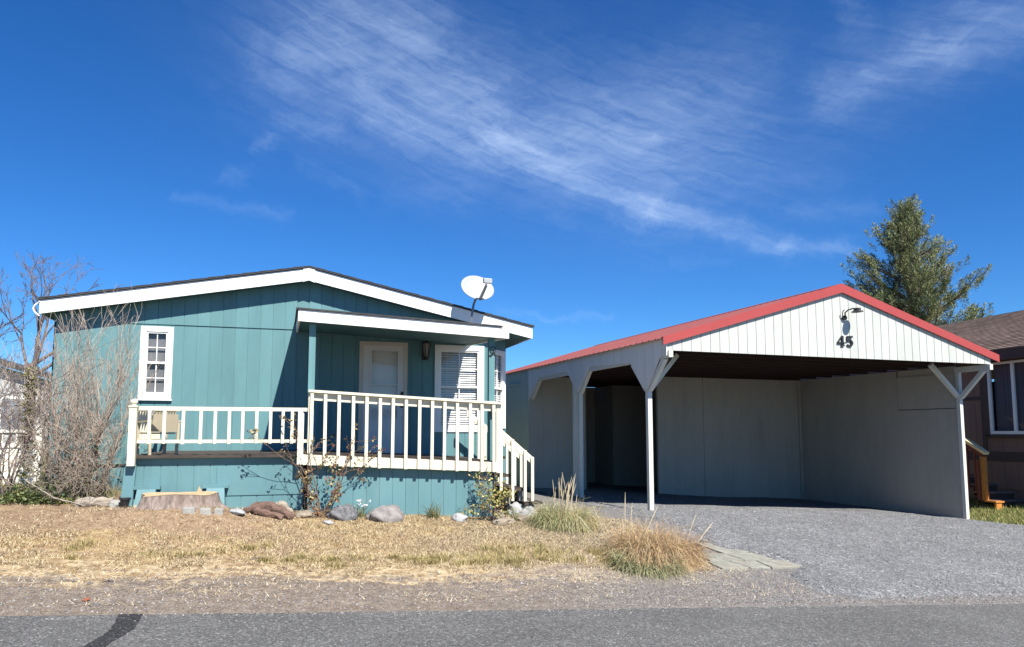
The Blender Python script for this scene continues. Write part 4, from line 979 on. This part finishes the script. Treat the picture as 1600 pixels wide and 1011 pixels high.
def blade_clump(name, c, n, rad, h, w, pal, droop=.9, up=.6, dirbias=(0, 0), m='straw', seg=5, parent=None, tight=.5, grav=(.25, .75)):
    """arching blades from a crown: ribbons of seg quads"""
    V = []; Cc = []
    pal = np.array(pal)
    for i in range(n):
        a = random.uniform(0, 2 * PI); rr = rad * tight * math.sqrt(random.random()); x0, y0 = c[0] + rr * math.cos(a), c[1] + rr * math.sin(a) * .8
        a2 = a + random.gauss(0, .9); L = h * random.uniform(.5, 1.3) * (1.25 if random.random() < .08 else 1); out = droop * random.uniform(.25, 1.2)
        d = Vector((math.cos(a2) * out + dirbias[0], math.sin(a2) * out + dirbias[1], up + random.random() * .6)).normalized()
        p = Vector((x0, y0, gz(x0, y0) - .01)); s = Vector((-math.sin(a2), math.cos(a2), random.gauss(0, .3))).normalized()
        col = pal[random.randrange(len(pal))] * random.uniform(.7, 1.25); pr = None; g_ = random.uniform(*grav)
        for k in range(seg + 1):
            ww = w * (1 - k / (seg + .2)); e = (p - s * ww, p + s * ww)
            if pr: V.append((pr[0], pr[1], e[1], e[0])); Cc.append(col)
            pr = e; p = p + d * (L / seg); d = (d - Vector((0, 0, g_ * (1 + k * .35))) + Vector((random.gauss(0, .16), random.gauss(0, .16), random.gauss(0, .12)))).normalized()
            zz = gz(p.x, p.y) + .012
            if p.z < zz: p.z = zz
    return fast_mesh(name, np.array([[tuple(q) for q in f] for f in V]), 4, M[m], np.array(Cc), parent)
random.seed(14)
gc = thing('grass_clump', 'rounded green ornamental grass clump with tall pale seed stalks by the carport', 'grass clump', (0, 0, 0))
blade_clump('blades', (3.93, 10.3), 2400, .52, .50, .0042, [(.26, .28, .12), (.34, .34, .16), (.2, .23, .09), (.42, .39, .2), (.5, .44, .25)], .8, up=.75, parent=gc, tight=.66)
blade_clump('dead_blades', (4.12, 10.18), 600, .42, .48, .004, [(.50, .42, .25), (.42, .30, .14)], .7, up=.8, parent=gc, tight=.6)
V = MB()
for i in range(26):
    x, y = random.gauss(4.02, .09), random.gauss(10.35, .06); z = gz(x, y); L = random.uniform(.45, .82); dx = random.gauss(.02, .14)
    pts = [Vector((x + dx * t * t * L, y, z + L * t * (1 - .1 * abs(dx) * t))) for t in np.linspace(0, 1, 6)]
    V.tube(pts, [.0025, .0025, .0025, .003, .006, .002], 4, cap=False)
V.build('seed_stalks', mat('seed_stalk', (.52, .44, .30), .8, .2, bump=0), gc)
bc = thing('dry_grass_clump', 'large orange-brown dried grass clump with green lower blades beside the stepping slabs', 'grass clump', (0, 0, 0))
blade_clump('dead_blades', (4.55, 8.78), 2500, .56, .64, .0034, [(.47, .32, .16), (.54, .39, .22), (.42, .27, .13), (.56, .45, .27), (.33, .2, .11)], .7, up=.95, parent=bc, tight=.7)
blade_clump('curly_blades', (4.58, 8.72), 4200, .56, .36, .0028, [(.52, .36, .19), (.44, .29, .15), (.58, .44, .26)], 1.3, up=.4, parent=bc, tight=1.)
blade_clump('green_blades', (4.30, 8.42), 1200, .48, .40, .0048, [(.20, .205, .10), (.25, .25, .125), (.30, .28, .15), (.16, .165, .08)], .95, up=.6, dirbias=(-.1, -.35), parent=bc, tight=.85)
blade_clump('brown_blades', (5.08, 8.85), 700, .30, .42, .0045, [(.20, .12, .07), (.30, .18, .10), (.45, .30, .15)], .7, up=.9, parent=bc, tight=.7)
V = MB()
for x, y, dx, L in ((4.1, 9.0, -.25, .7), (4.3, 9.0, .02, .9), (4.36, 9., .06, .75), (4.5, 9., .30, .7), (4.05, 9., -.45, .6), (5.1, 8.9, .22, .62), (5.15, 8.85, .4, .5)):
    z = gz(x, y); pts = [Vector((x + dx * t, y, z + L * (t - .12 * t * t))) for t in np.linspace(0, 1, 6)]; V.tube(pts, [.004, .004, .004, .005, .007, .002], 4, cap=False)
V.build('seed_stalks', bpy.data.materials['seed_stalk'], bc)
def fern(name, x, y, n, h, pal, label, flowers=0):
    t = thing(name, label, 'plant', (x, y, gz(x, y)), 0, 'iris clumps along the porch skirting')
    t.location = (0, 0, 0)
    blade_clump('blades', (x, y), n, .09, h, .006, pal, .5, up=1.1, parent=t, tight=.9, grav=(.1, .4))
    if flowers:
        for i in range(flowers):
            q = Vector((random.gauss(x, .06), random.gauss(y - .03, .03), gz(x, y) + h * random.uniform(.6, 1.05)))
            leaves('flower', [q] * 7, [(random.gauss(0, 1), random.gauss(0, 1), random.gauss(.2, .6)) for j in range(7)], .028, .012, [(.75, .74, .70), (.62, .64, .70)], parent=t)
GP = [(.06, .085, .03), (.10, .12, .05), (.15, .16, .07), (.25, .22, .1)]
fern('iris_clump', 1.02, 10.58, 60, .24, GP, 'upright iris clump with white blooms between the two boulders', 9)
fern('iris_clump', 2.06, 10.6, 110, .22, GP, 'bushy green iris clump right of the large smooth boulder')
fern('iris_clump', 2.5, 10.62, 40, .20, GP, 'small iris clump just behind the whitish rock')
fern('iris_clump', 3.22, 10.5, 40, .24, GP, 'thin iris clump among the rocks below the porch steps')

# juniper beyond the carport
random.seed(31)
def juniper():
    base = Vector((26.3, 25.4, -1.2)); tr = thing('juniper_tree', 'tall ragged juniper tree rising behind the red carport roof', 'tree', base)
    tw = MB(); top = Vector((26.0, 25.4, 11.4))
    trunk = [base.lerp(top, t) + Vector((.12 * math.sin(t * 5), 0, 0)) for t in np.linspace(0, 1, 12)]; tw.tube(trunk, [.28 * (1 - t) + .02 for t in np.linspace(0, 1, 12)], 8)
    P = []; D = []; Cs = []
    def half(z): # crown half width by height
        t = (11.6 - z) / 7.; return max(.15, min(3.9, .15 + 3.9 * t ** .95))
    nl = 150
    for i in range(nl):
        z = 3.2 + (11.3 - 3.2) * (i / nl) ** 1.2; zt = (z + 1.2) / 12.6; o_ = base.lerp(top, zt); a = random.uniform(0, 2 * PI)
        L = half(z) * random.uniform(.42, 1.15)
        if random.random() < .1: L *= 1.22
        if i in (84, 97, 108): a, L = random.uniform(-.6, .1), (2.7, 2.4, 2.0)[(84, 97, 108).index(i)]
        d = Vector((math.cos(a), math.sin(a), random.uniform(.25, .6) + .7 * zt ** 4)).normalized(); pts = [o_]; dd = d.copy()
        for k in range(6):
            dd = (dd + Vector((random.gauss(0, .12), random.gauss(0, .12), random.gauss(.06, .08)))).normalized(); pts.append(pts[-1] + dd * L / 6)
        tw.tube(pts, [.05 * (1 - k / 7) + .008 for k in range(7)], 4, cap=False)
        nc = int(4 + L * 5.4)
        for c in range(nc):
            t = random.uniform(.28, 1.) ** .8; k = min(5, int(t * 6)); q = pts[k].lerp(pts[k + 1], t * 6 - k)
            off = Vector((random.gauss(0, .22), random.gauss(0, .22), random.gauss(.05, .16))) * (.5 + .5 * t)
            cc = q + off; tw.tube([q, cc], [.012, .006], 3, cap=False)
            out_ = (cc - o_).normalized() + Vector((0, 0, .55)); sh = random.uniform(.7, 1.2)
            hue = random.choice(((.22, .25, .10), (.16, .19, .075), (.29, .295, .125), (.19, .225, .105)))
            for j in range(64):
                s = random.uniform(0, 1)
                pp = cc + out_ * (s * .30 - .05) + Vector((random.gauss(0, .066), random.gauss(0, .066), random.gauss(0, .066))) * (1.25 - s)
                P.append(pp - base); D.append(out_ + Vector((random.gauss(0, .7), random.gauss(0, .7), random.gauss(0, .5)))); Cs.append(np.array(hue) * sh)
    tw.build('trunk', M['tree_bark'], tr)
    o = leaves('crown', P, D, .13, .0115, [(1, 1, 1)], m='needle', parent=tr)
    ca = o.data.color_attributes['Col']; c = np.ones((len(P), 4, 4), np.float32); c[:, :, :3] = (np.array(Cs) * RNG.uniform(.75, 1.25, (len(P), 1)))[:, None, :]; ca.data.foreach_set('color', c.ravel())
juniper()

# ================================================================== stump, rocks, logs, slabs
random.seed(2)
def rock(name, c, size, m, label, seed, flat=.55, group=None, cat='rock'):
    bm = bmesh.new(); bmesh.ops.create_icosphere(bm, subdivisions=4, radius=1)
    for v in bm.verts:
        n = v.co.normalized(); k = 1 + .26 * noise.noise(n * 1.6 + Vector((seed, 0, 0))) + .10 * noise.noise(n * 3.5 + Vector((0, seed, 0))) + .07 * noise.noise(n * 7 + Vector((0, 0, seed))) + .035 * noise.noise(n * 19)
        v.co = Vector((n.x * size[0] * k, n.y * size[1] * k, n.z * size[2] * k + size[2] * (flat - .18)))
    me = bpy.data.meshes.new(name); bm.to_mesh(me); bm.free(); me.polygons.foreach_set('use_smooth', [True] * len(me.polygons)); me.materials.append(M[m])
    o = bpy.data.objects.new(name, me); COL.objects.link(o); o.location = (c[0], c[1], gz(*c[:2]) + (c[2] if len(c) > 2 else 0)); o.rotation_euler = (0, 0, seed)
    sset(o, label, cat, group or ('boulders in front of the porch' if name == 'boulder' else 'rocks along the foot of the porch')); return o
rock('boulder', (.78, 10.45), (.21, .17, .15), 'rock_grey', 'rough dark grey lava boulder beside the rose bush', .3, .35)
rock('boulder', (1.38, 10.5), (.26, .19, .17), 'rock_pink', 'largest smooth pinkish grey boulder in front of the porch skirting', .2, .3)
rock('rock', (2.42, 10.5), (.12, .1, .08), 'rock_white', 'pale bluish white rock near the right corner of the porch skirting', 3.1, .5)
rock('rock', (3.42, 11.05), (.13, .12, .14), 'rock_white', 'larger lichen-white rock at the foot of the porch steps', 4.4, .6)
rock('rock', (3.63, 11.1), (.15, .13, .16), 'rock_white', 'rightmost lichen-white rock at the foot of the porch steps', 5.6, .6)
rock('rock', (3.08, 10.42), (.20, .1, .06), 'rock_tan', 'flat tan rock under the yellow-leaved shrub', 6.7, .5)
rock('rock', (3.38, 10.62), (.16, .09, .05), 'rock_tan', 'thin tan slab rock below the two lichen-white rocks', 7.7, .5)
rock('rock', (3.05, 10.62), (.12, .09, .10), 'rock_tan', 'upright brown rock behind the flat tan rock', 8.1, .5)
rock('rock', (.27, 10.42), (.13, .1, .07), 'rock_tan', 'tan rock between the driftwood and the rose bush', 9.2, .5)
rock('rock', (.56, 10.12), (.10, .06, .03), 'rock_white', 'little white flat stone in front of the rose bush', 1.9, .5)
rock('rock', (-.57, 10.12), (.14, .08, .04), 'rock_white', 'flat white rock right of the concrete edging by the stump', 2.2, .5)
rock('rock', (-2.05, 10.62), (.10, .08, .07), 'conc', 'pale concrete lump between the grey log and the black pot', 2.9, .6)
for i, (x, y, w_) in enumerate(((-1.12, 9.98, .16), (-.93, 10.0, .15), (-.78, 10.03, .12))):
    b = MB(); b.hexa([(x - w_ / 2, y - .05, gz(x, y) - .05), (x + w_ / 2, y - .05, gz(x, y) - .05), (x + w_ / 2, y + .06, gz(x, y) - .05), (x - w_ / 2, y + .06, gz(x, y) - .05)] + [(x - w_ * .42, y - .04, gz(x, y) + .06), (x + w_ * .42, y - .04, gz(x, y) + .055), (x + w_ * .42, y + .05, gz(x, y) + .06), (x - w_ * .42, y + .05, gz(x, y) + .06)])
    o = b.build('edging_block', M['conc'], bevel=.015); sset(o, ['left of the three concrete edging blocks in front of the stump', 'middle one of the three concrete edging blocks in front of the stump', 'right of the three concrete edging blocks in front of the stump'][i], 'edging block', 'concrete edging blocks')
# stump
sc_ = Vector((-1.29, 10.40, .565)); stp_ = thing('tree_stump', 'wide freshly cut tree stump in front of the porch', 'stump', sc_)
b = MB(); nn = 72; rings = [(-.12, .58), (.06, .53), (.11, .47), (.18, .45), (.25, .437)]
for z, r_ in rings:
    for j in range(nn):
        t = 2 * PI * j / nn; k = 1 + .05 * math.sin(5 * t + 1) + .035 * math.sin(9 * t) + .02 * noise.noise(Vector((math.cos(t) * 6, math.sin(t) * 6, z * 9))) + (.10 * max(0, math.sin(2 * t + .4)) * max(0, 1 - max(z, 0) / .25))
        b.v.append((sc_.x + r_ * k * math.cos(t), sc_.y + r_ * k * .72 * math.sin(t), sc_.z + z + (.014 * math.sin(3 * t) if z > .2 else 0)))
b.f = [(i * nn + j, i * nn + (j + 1) % nn, (i + 1) * nn + (j + 1) % nn, (i + 1) * nn + j) for i in range(4) for j in range(nn)]
topv = b.v[4 * nn:]
b.build('bark', M['bark'], stp_, smooth=True)
b = MB(); b.v = [(sc_.x + (p[0] - sc_.x) * .985, sc_.y + (p[1] - sc_.y) * .985, p[2] + .004) for p in topv] + [(sc_.x, sc_.y, sc_.z + .275)]; b.f = [(j, (j + 1) % nn, nn) for j in range(nn)]
b.add([(sc_.x + .2, sc_.y + .05, sc_.z + .25), (sc_.x + .28, sc_.y + .05, sc_.z + .25), (sc_.x + .27, sc_.y + .1, sc_.z + .25), (sc_.x + .23, sc_.y + .06, sc_.z + .345)], [(0, 1, 3), (1, 2, 3), (2, 0, 3)])
b.build('cut_face', M['cutwood'], stp_)
# driftwood + logs
def log(name, pts, r, m, label, n=11):
    b = MB(); pts = [Vector((x, y, gz(x, y) + h)) for x, y, h in pts]; q = []
    for i in range(len(pts) - 1):
        for t in np.linspace(0, 1, 6, endpoint=False): q.append(pts[i].lerp(pts[i + 1], float(t)))
    q.append(pts[-1]); rad = [r * (1 + .35 * noise.noise(Vector((i * .9, r * 50, 0)))) * (1 - .45 * abs(i / len(q) - .4)) for i in range(len(q))]
    q = [p + Vector((0, noise.noise(p * 5) * r * .8, noise.noise(p * 7) * r * .6)) for p in q]
    b.tube(q, rad, n); b.v = [tuple(Vector(v) + Vector((0, 0, 1)) * (noise.noise(Vector((v[0] * 9, v[1] * 34, v[2] * 34))) * r * .7)) for v in b.v]; o = b.build(name, M[m]); sset(o, label, 'log', {'driftwood': 'driftwood pile in front of the porch'}.get(name)); return o
log('driftwood', [(-.42, 10.35, .04), (-.15, 10.28, .13), (.12, 10.2, .03)], .065, 'log', 'reddish weathered driftwood piece lying in front of the porch')
log('driftwood', [(-.50, 10.28, .02), (-.30, 10.2, .06), (-.02, 10.12, .015)], .045, 'log', 'thinner brown driftwood stick in front of the reddish piece')
log('driftwood', [(-.20, 10.45, .08), (-.02, 10.42, .16), (.10, 10.4, .06)], .045, 'log_grey', 'bleached driftwood knot behind the reddish piece')
log('log', [(-2.52, 10.7, .03), (-2.3, 10.68, .06), (-2.1, 10.7, .05)], .06, 'log_grey', 'short grey log at the foot of the leafless shrub')
b = MB(); px0 = Vector((-1.93, 10.5, gz(-1.93, 10.5)))
b.lathe(px0, [(.04, 0), (.06, .10), (.07, .10), (.07, .125), (.055, .125), (.05, .11)], 14); o = b.build('plant_pot', M['black_metal']); sset(o, 'small black plant pot at the left corner of the porch', 'pot')
log('stick', [(-3.2, 11.0, .3), (-2.8, 10.8, .1), (-2.4, 10.6, .02)], .012, 'log_grey', 'long thin pale stick leaning in front of the green undergrowth', 5)
for x, y, l, a, lab in ((-.22, 8.6, .22, .15, 'long dark twig lying on the dry lawn'), (.33, 8.62, .13, 1.1, 'short dark twig standing out on the dry lawn'), (-1.55, 7.85, .1, .1, 'small twig on the bare roadside strip')):
    b = MB(); z = gz(x, y) + .012; b.tube([(x - l / 2 * math.cos(a), y - l / 2 * math.sin(a), z), (x, y + .01, z + .012), (x + l / 2 * math.cos(a), y + l / 2 * math.sin(a), z)], [.007, .008, .004], 5)
    o = b.build('twig', M['twig_dark']); sset(o, lab, 'twig', 'twigs lying on the ground')
b = MB(); z = gz(-1.62, 7.38) + .02; b.add([(-1.66, 7.37, z - .01), (-1.62, 7.39, z + .012), (-1.585, 7.375, z), (-1.62, 7.355, z - .012)], [(0, 1, 2, 3)])
b.add([(-1.66, 7.37, z - .014), (-1.62, 7.39, z + .008), (-1.585, 7.375, z - .004), (-1.62, 7.355, z - .016)], [(3, 2, 1, 0)])
o = b.build('dead_leaf', mat('dead_leaf', (.20, .065, .035), .8)); sset(o, 'curled reddish dead leaf on the roadside strip', 'leaf')
# stepping slabs
def slab_poly(pts, label):
    cxs = sum(p[0] for p in pts) / len(pts); cys = sum(p[1] for p in pts) / len(pts); pts = [(cxs + (p[0] - cxs) * 1.03, cys + (p[1] - cys) * 1.02) for p in pts]
    b = MB(); n = len(pts); zt = lambda x, y: base_z(x, y) + .022
    b.v = [(x, y, zt(x, y)) for x, y in pts] + [(x, y, zt(x, y) - .08) for x, y in pts]
    b.f = [tuple(range(n)), tuple(range(2 * n - 1, n - 1, -1))] + [(i, n + i, n + (i + 1) % n, (i + 1) % n) for i in range(n)]
    o = b.build('stepping_slab', M['slab'], bevel=.006); fan_normals(o); sset(o, label, 'slab', 'concrete stepping slabs')
M['slab'] = mat('weathered_slab', (.225, .225, .19), .9, .3, 7, bump=.3, bscale=60, dirt=(.24, .19, .14), dirt_amt=.8)
slab_poly([(5.62, 9.42), (5.95, 9.50), (6.22, 9.05), (5.78, 8.96)], 'farthest concrete stepping slab, nearest the gravel drive')
slab_poly([(5.32, 9.0), (5.75, 8.94), (5.86, 8.66), (5.35, 8.62)], 'left concrete stepping slab touching the dried grass clump')
slab_poly([(5.80, 8.93), (6.24, 9.0), (6.36, 8.72), (5.90, 8.66)], 'right concrete stepping slab in the middle row')
slab_poly([(5.28, 8.58), (5.60, 8.62), (5.72, 8.34), (5.32, 8.30)], 'small front concrete slab next to the dried grass clump')
slab_poly([(5.64, 8.62), (6.02, 8.63), (6.05, 8.34), (5.76, 8.33)], 'middle front concrete stepping slab')
slab_poly([(6.06, 8.64), (6.50, 8.68), (6.60, 8.42), (6.09, 8.35)], 'front right pointed concrete stepping slab at the edge of the gravel')

# ================================================================== camera, sun, sky
cd = bpy.data.cameras.new('camera'); cam = bpy.data.objects.new('camera', cd); COL.objects.link(cam)
cd.sensor_width = 36; cd.lens = 36 * 1150 / 1600; cd.shift_y = 59.5 / 1600; cd.clip_end = 2000; cd.clip_start = .05
cam.location = (0, 0, 1.6); cam.rotation_euler = (PI / 2 + math.atan(111 / 1150), 0, -math.radians(17)); scene.camera = cam
SUN = Vector((.28, -1., 1.2)).normalized(); el = math.asin(SUN.z); az = math.atan2(SUN.x, SUN.y)
sd_ = bpy.data.lights.new('sun', 'SUN'); sd_.energy = 5.0; sd_.angle = math.radians(.53); sd_.color = (1, .95, .87)
so = bpy.data.objects.new('sun', sd_); COL.objects.link(so); so.location = (5, -20, 30); so.rotation_euler = SUN.to_track_quat('Z', 'Y').to_euler()
wd = bpy.data.worlds.new('World'); scene.world = wd; wd.use_nodes = True; nt = wd.node_tree; nt.nodes.clear()
wo = N(nt, 'ShaderNodeOutputWorld'); bg = N(nt, 'ShaderNodeBackground'); sky = N(nt, 'ShaderNodeTexSky', sky_type='NISHITA')
sky.sun_disc = False; sky.sun_elevation = el; sky.sun_rotation = az; sky.altitude = 1300; sky.air_density = 1.0; sky.dust_density = .3; sky.ozone_density = 3.0
hsv = N(nt, 'ShaderNodeHueSaturation'); hsv.inputs['Saturation'].default_value = 1.25; hsv.inputs['Hue'].default_value = .5; hsv.inputs['Value'].default_value = 1.
nt.links.new(sky.outputs[0], hsv.inputs['Color'])
tint = N(nt, 'ShaderNodeMix', data_type='RGBA', blend_type='MULTIPLY'); tint.inputs[0].default_value = 1; nt.links.new(hsv.outputs[0], tint.inputs[6]); tint.inputs[7].default_value = (.46, .79, 1.10, 1)
def mth(op, a, c=None, d=None, clamp=False):
    n = N(nt, 'ShaderNodeMath', operation=op); n.use_clamp = clamp
    for i, q in enumerate((a, c, d)):
        if q is None: continue
        if isinstance(q, (int, float)): n.inputs[i].default_value = q
        else: nt.links.new(q, n.inputs[i])
    return n.outputs[0]
def vm(op, a, c=None, sc=None):
    n = N(nt, 'ShaderNodeVectorMath', operation=op)
    if isinstance(sc, float): n.inputs['Scale'].default_value = sc; sc = None
    for i, q in enumerate((a, c)):
        if q is None: continue
        if isinstance(q, (tuple, Vector)): n.inputs[i].default_value = q
        else: nt.links.new(q, n.inputs[i])
    if sc is not None: nt.links.new(sc, n.inputs['Scale'])
    return n
tc = N(nt, 'ShaderNodeTexCoord'); sp_ = N(nt, 'ShaderNodeSeparateXYZ'); nt.links.new(tc.outputs['Generated'], sp_.inputs[0])
azi = mth('MULTIPLY', mth('ARCTAN2', sp_.outputs[0], sp_.outputs[1]), 57.2958); ele = mth('MULTIPLY', mth('ARCSINE', sp_.outputs[2]), 57.2958)
cb = N(nt, 'ShaderNodeCombineXYZ'); nt.links.new(azi, cb.inputs[0]); nt.links.new(ele, cb.inputs[1]); P0 = cb.outputs[0]
def wn(vec, scale, detail, rough=.6, dist=0.):
    n = N(nt, 'ShaderNodeTexNoise'); n.inputs['Scale'].default_value = scale; n.inputs['Detail'].default_value = detail; n.inputs['Roughness'].default_value = rough; n.inputs['Distortion'].default_value = dist
    nt.links.new(vec, n.inputs['Vector']); return n
w1 = vm('SUBTRACT', wn(P0, .22, 8, .7).outputs['Color'], (.5, .5, .5)).outputs[0]
sc1 = N(nt, 'ShaderNodeVectorMath', operation='MULTIPLY'); nt.links.new(w1, sc1.inputs[0]); sc1.inputs[1].default_value = (6.5, 3.4, 0)
P1 = vm('ADD', P0, sc1.outputs[0]).outputs[0]
STROKES = [(1.72, 27.5, 27.2, 20.1, 4.8, .26), (5, 25, 22, 21, 2.6, .14), (15.97, 22.4, 27.6, 16.8, 1.15, .24), (27.6, 16.8, 37.9, 13.5, .85, .28), (37.9, 13.5, 41.4, 13.3, .5, .24), (-1.6, 25.9, 2.7, 28.5, 2.0, .16), (-1., 22.1, 2.8, 22.9, .8, .16), (-3.2, 20.6, -1.4, 21.1, .5, .14), (-5, 18.6, -3.4, 18.5, .6, .10), (-7.7, 16.8, -.3, 16, .42, .11), (3.6, 31, 10.7, 30.3, 1.8, .16), (7.7, 28.9, 14.9, 25.3, 2.2, .2), (27.2, 23.7, 34.2, 25.6, 3.2, .16), (40.9, 23.2, 48, 24.9, 1.1, .19), (43, 23.9, 51.8, 25.4, 2.5, .16), (42.5, 29.1, 43.3, 27.4, .9, .12), (49.5, 25.2, 53.2, 25.8, 2.6, .16), (.5, 19.6, 4.9, 18.1, .6, .10), (16, 9.3, 25, 9.2, .3, .13), (30, 13.1, 33.3, 12.7, .4, .06), (38.9, 15.9, 44, 15.6, .5, .09), (6.8, 23.7, 15, 21.7, 1.5, .16), (29.6, 18, 39, 18.1, 3.4, .09), (8, 18.4, 14, 18.8, 1.1, .08), (22, 22.5, 34, 21.5, 3.6, .12), (-2, 28, 40, 24, 8, .05)]
tot = None
for a0, e0, a1, e1, wdt, stg in STROKES:
    ba = (a1 - a0, e1 - e0, 0); l2 = ba[0] ** 2 + ba[1] ** 2
    pa = vm('SUBTRACT', P1, (a0, e0, 0)).outputs[0]
    dt = vm('DOT_PRODUCT', pa, (ba[0] / l2, ba[1] / l2, 0)).outputs['Value']; h = mth('ADD', dt, 0., clamp=True)
    bs = vm('SCALE', ba, None, h).outputs[0]
    ln = vm('LENGTH', vm('SUBTRACT', pa, bs).outputs[0]).outputs['Value']
    e = mth('MULTIPLY', mth('EXPONENT', mth('MULTIPLY', mth('MULTIPLY', ln, ln), -1 / wdt ** 2)), stg)
    tot = e if tot is None else mth('ADD', tot, e)
def rot_scale(src, deg, sc):
    a = N(nt, 'ShaderNodeMapping'); a.inputs['Rotation'].default_value = (0, 0, math.radians(deg)); nt.links.new(src, a.inputs[0])
    c = N(nt, 'ShaderNodeMapping'); c.inputs['Scale'].default_value = sc; nt.links.new(a.outputs[0], c.inputs[0]); return c
P2 = vm('ADD', P0, vm('SCALE', sc1.outputs[0], None, .35).outputs[0]).outputs[0]
mp = rot_scale(P2, 20, (.13, 1.05, 1))
s1 = wn(mp.outputs[0], 1.0, 10, .66, .8).outputs['Fac']
mp2 = rot_scale(P2, -12, (.22, .8, 1))
s2 = wn(mp2.outputs[0], 1.0, 8, .7, .4).outputs['Fac']
tex = mth('ADD', mth('MULTIPLY', s1, 2.2), mth('MULTIPLY', s2, 1.3)); tex = mth('SUBTRACT', tex, .88); tex = mth('MAXIMUM', tex, .1)
al = mth('MULTIPLY', mth('MULTIPLY', tot, tex), .52); al = mth('MINIMUM', al, .8)
mx = N(nt, 'ShaderNodeMix', data_type='RGBA'); nt.links.new(al, mx.inputs[0]); nt.links.new(tint.outputs[2], mx.inputs[6]); mx.inputs[7].default_value = (5.6, 7.0, 9.2, 1)
nt.links.new(mx.outputs[2], bg.inputs[0]); bg.inputs[1].default_value = .07
nt.links.new(bg.outputs[0], wo.inputs[0])
wd.cycles.sampling_method = 'MANUAL'; wd.cycles.sample_map_resolution = 512
vs_ = scene.view_settings; vs_.view_transform = 'Standard'; vs_.look = 'None'; vs_.exposure = .95; vs_.gamma = 1
scene.cycles.max_bounces = 6; scene.cycles.transparent_max_bounces = 8
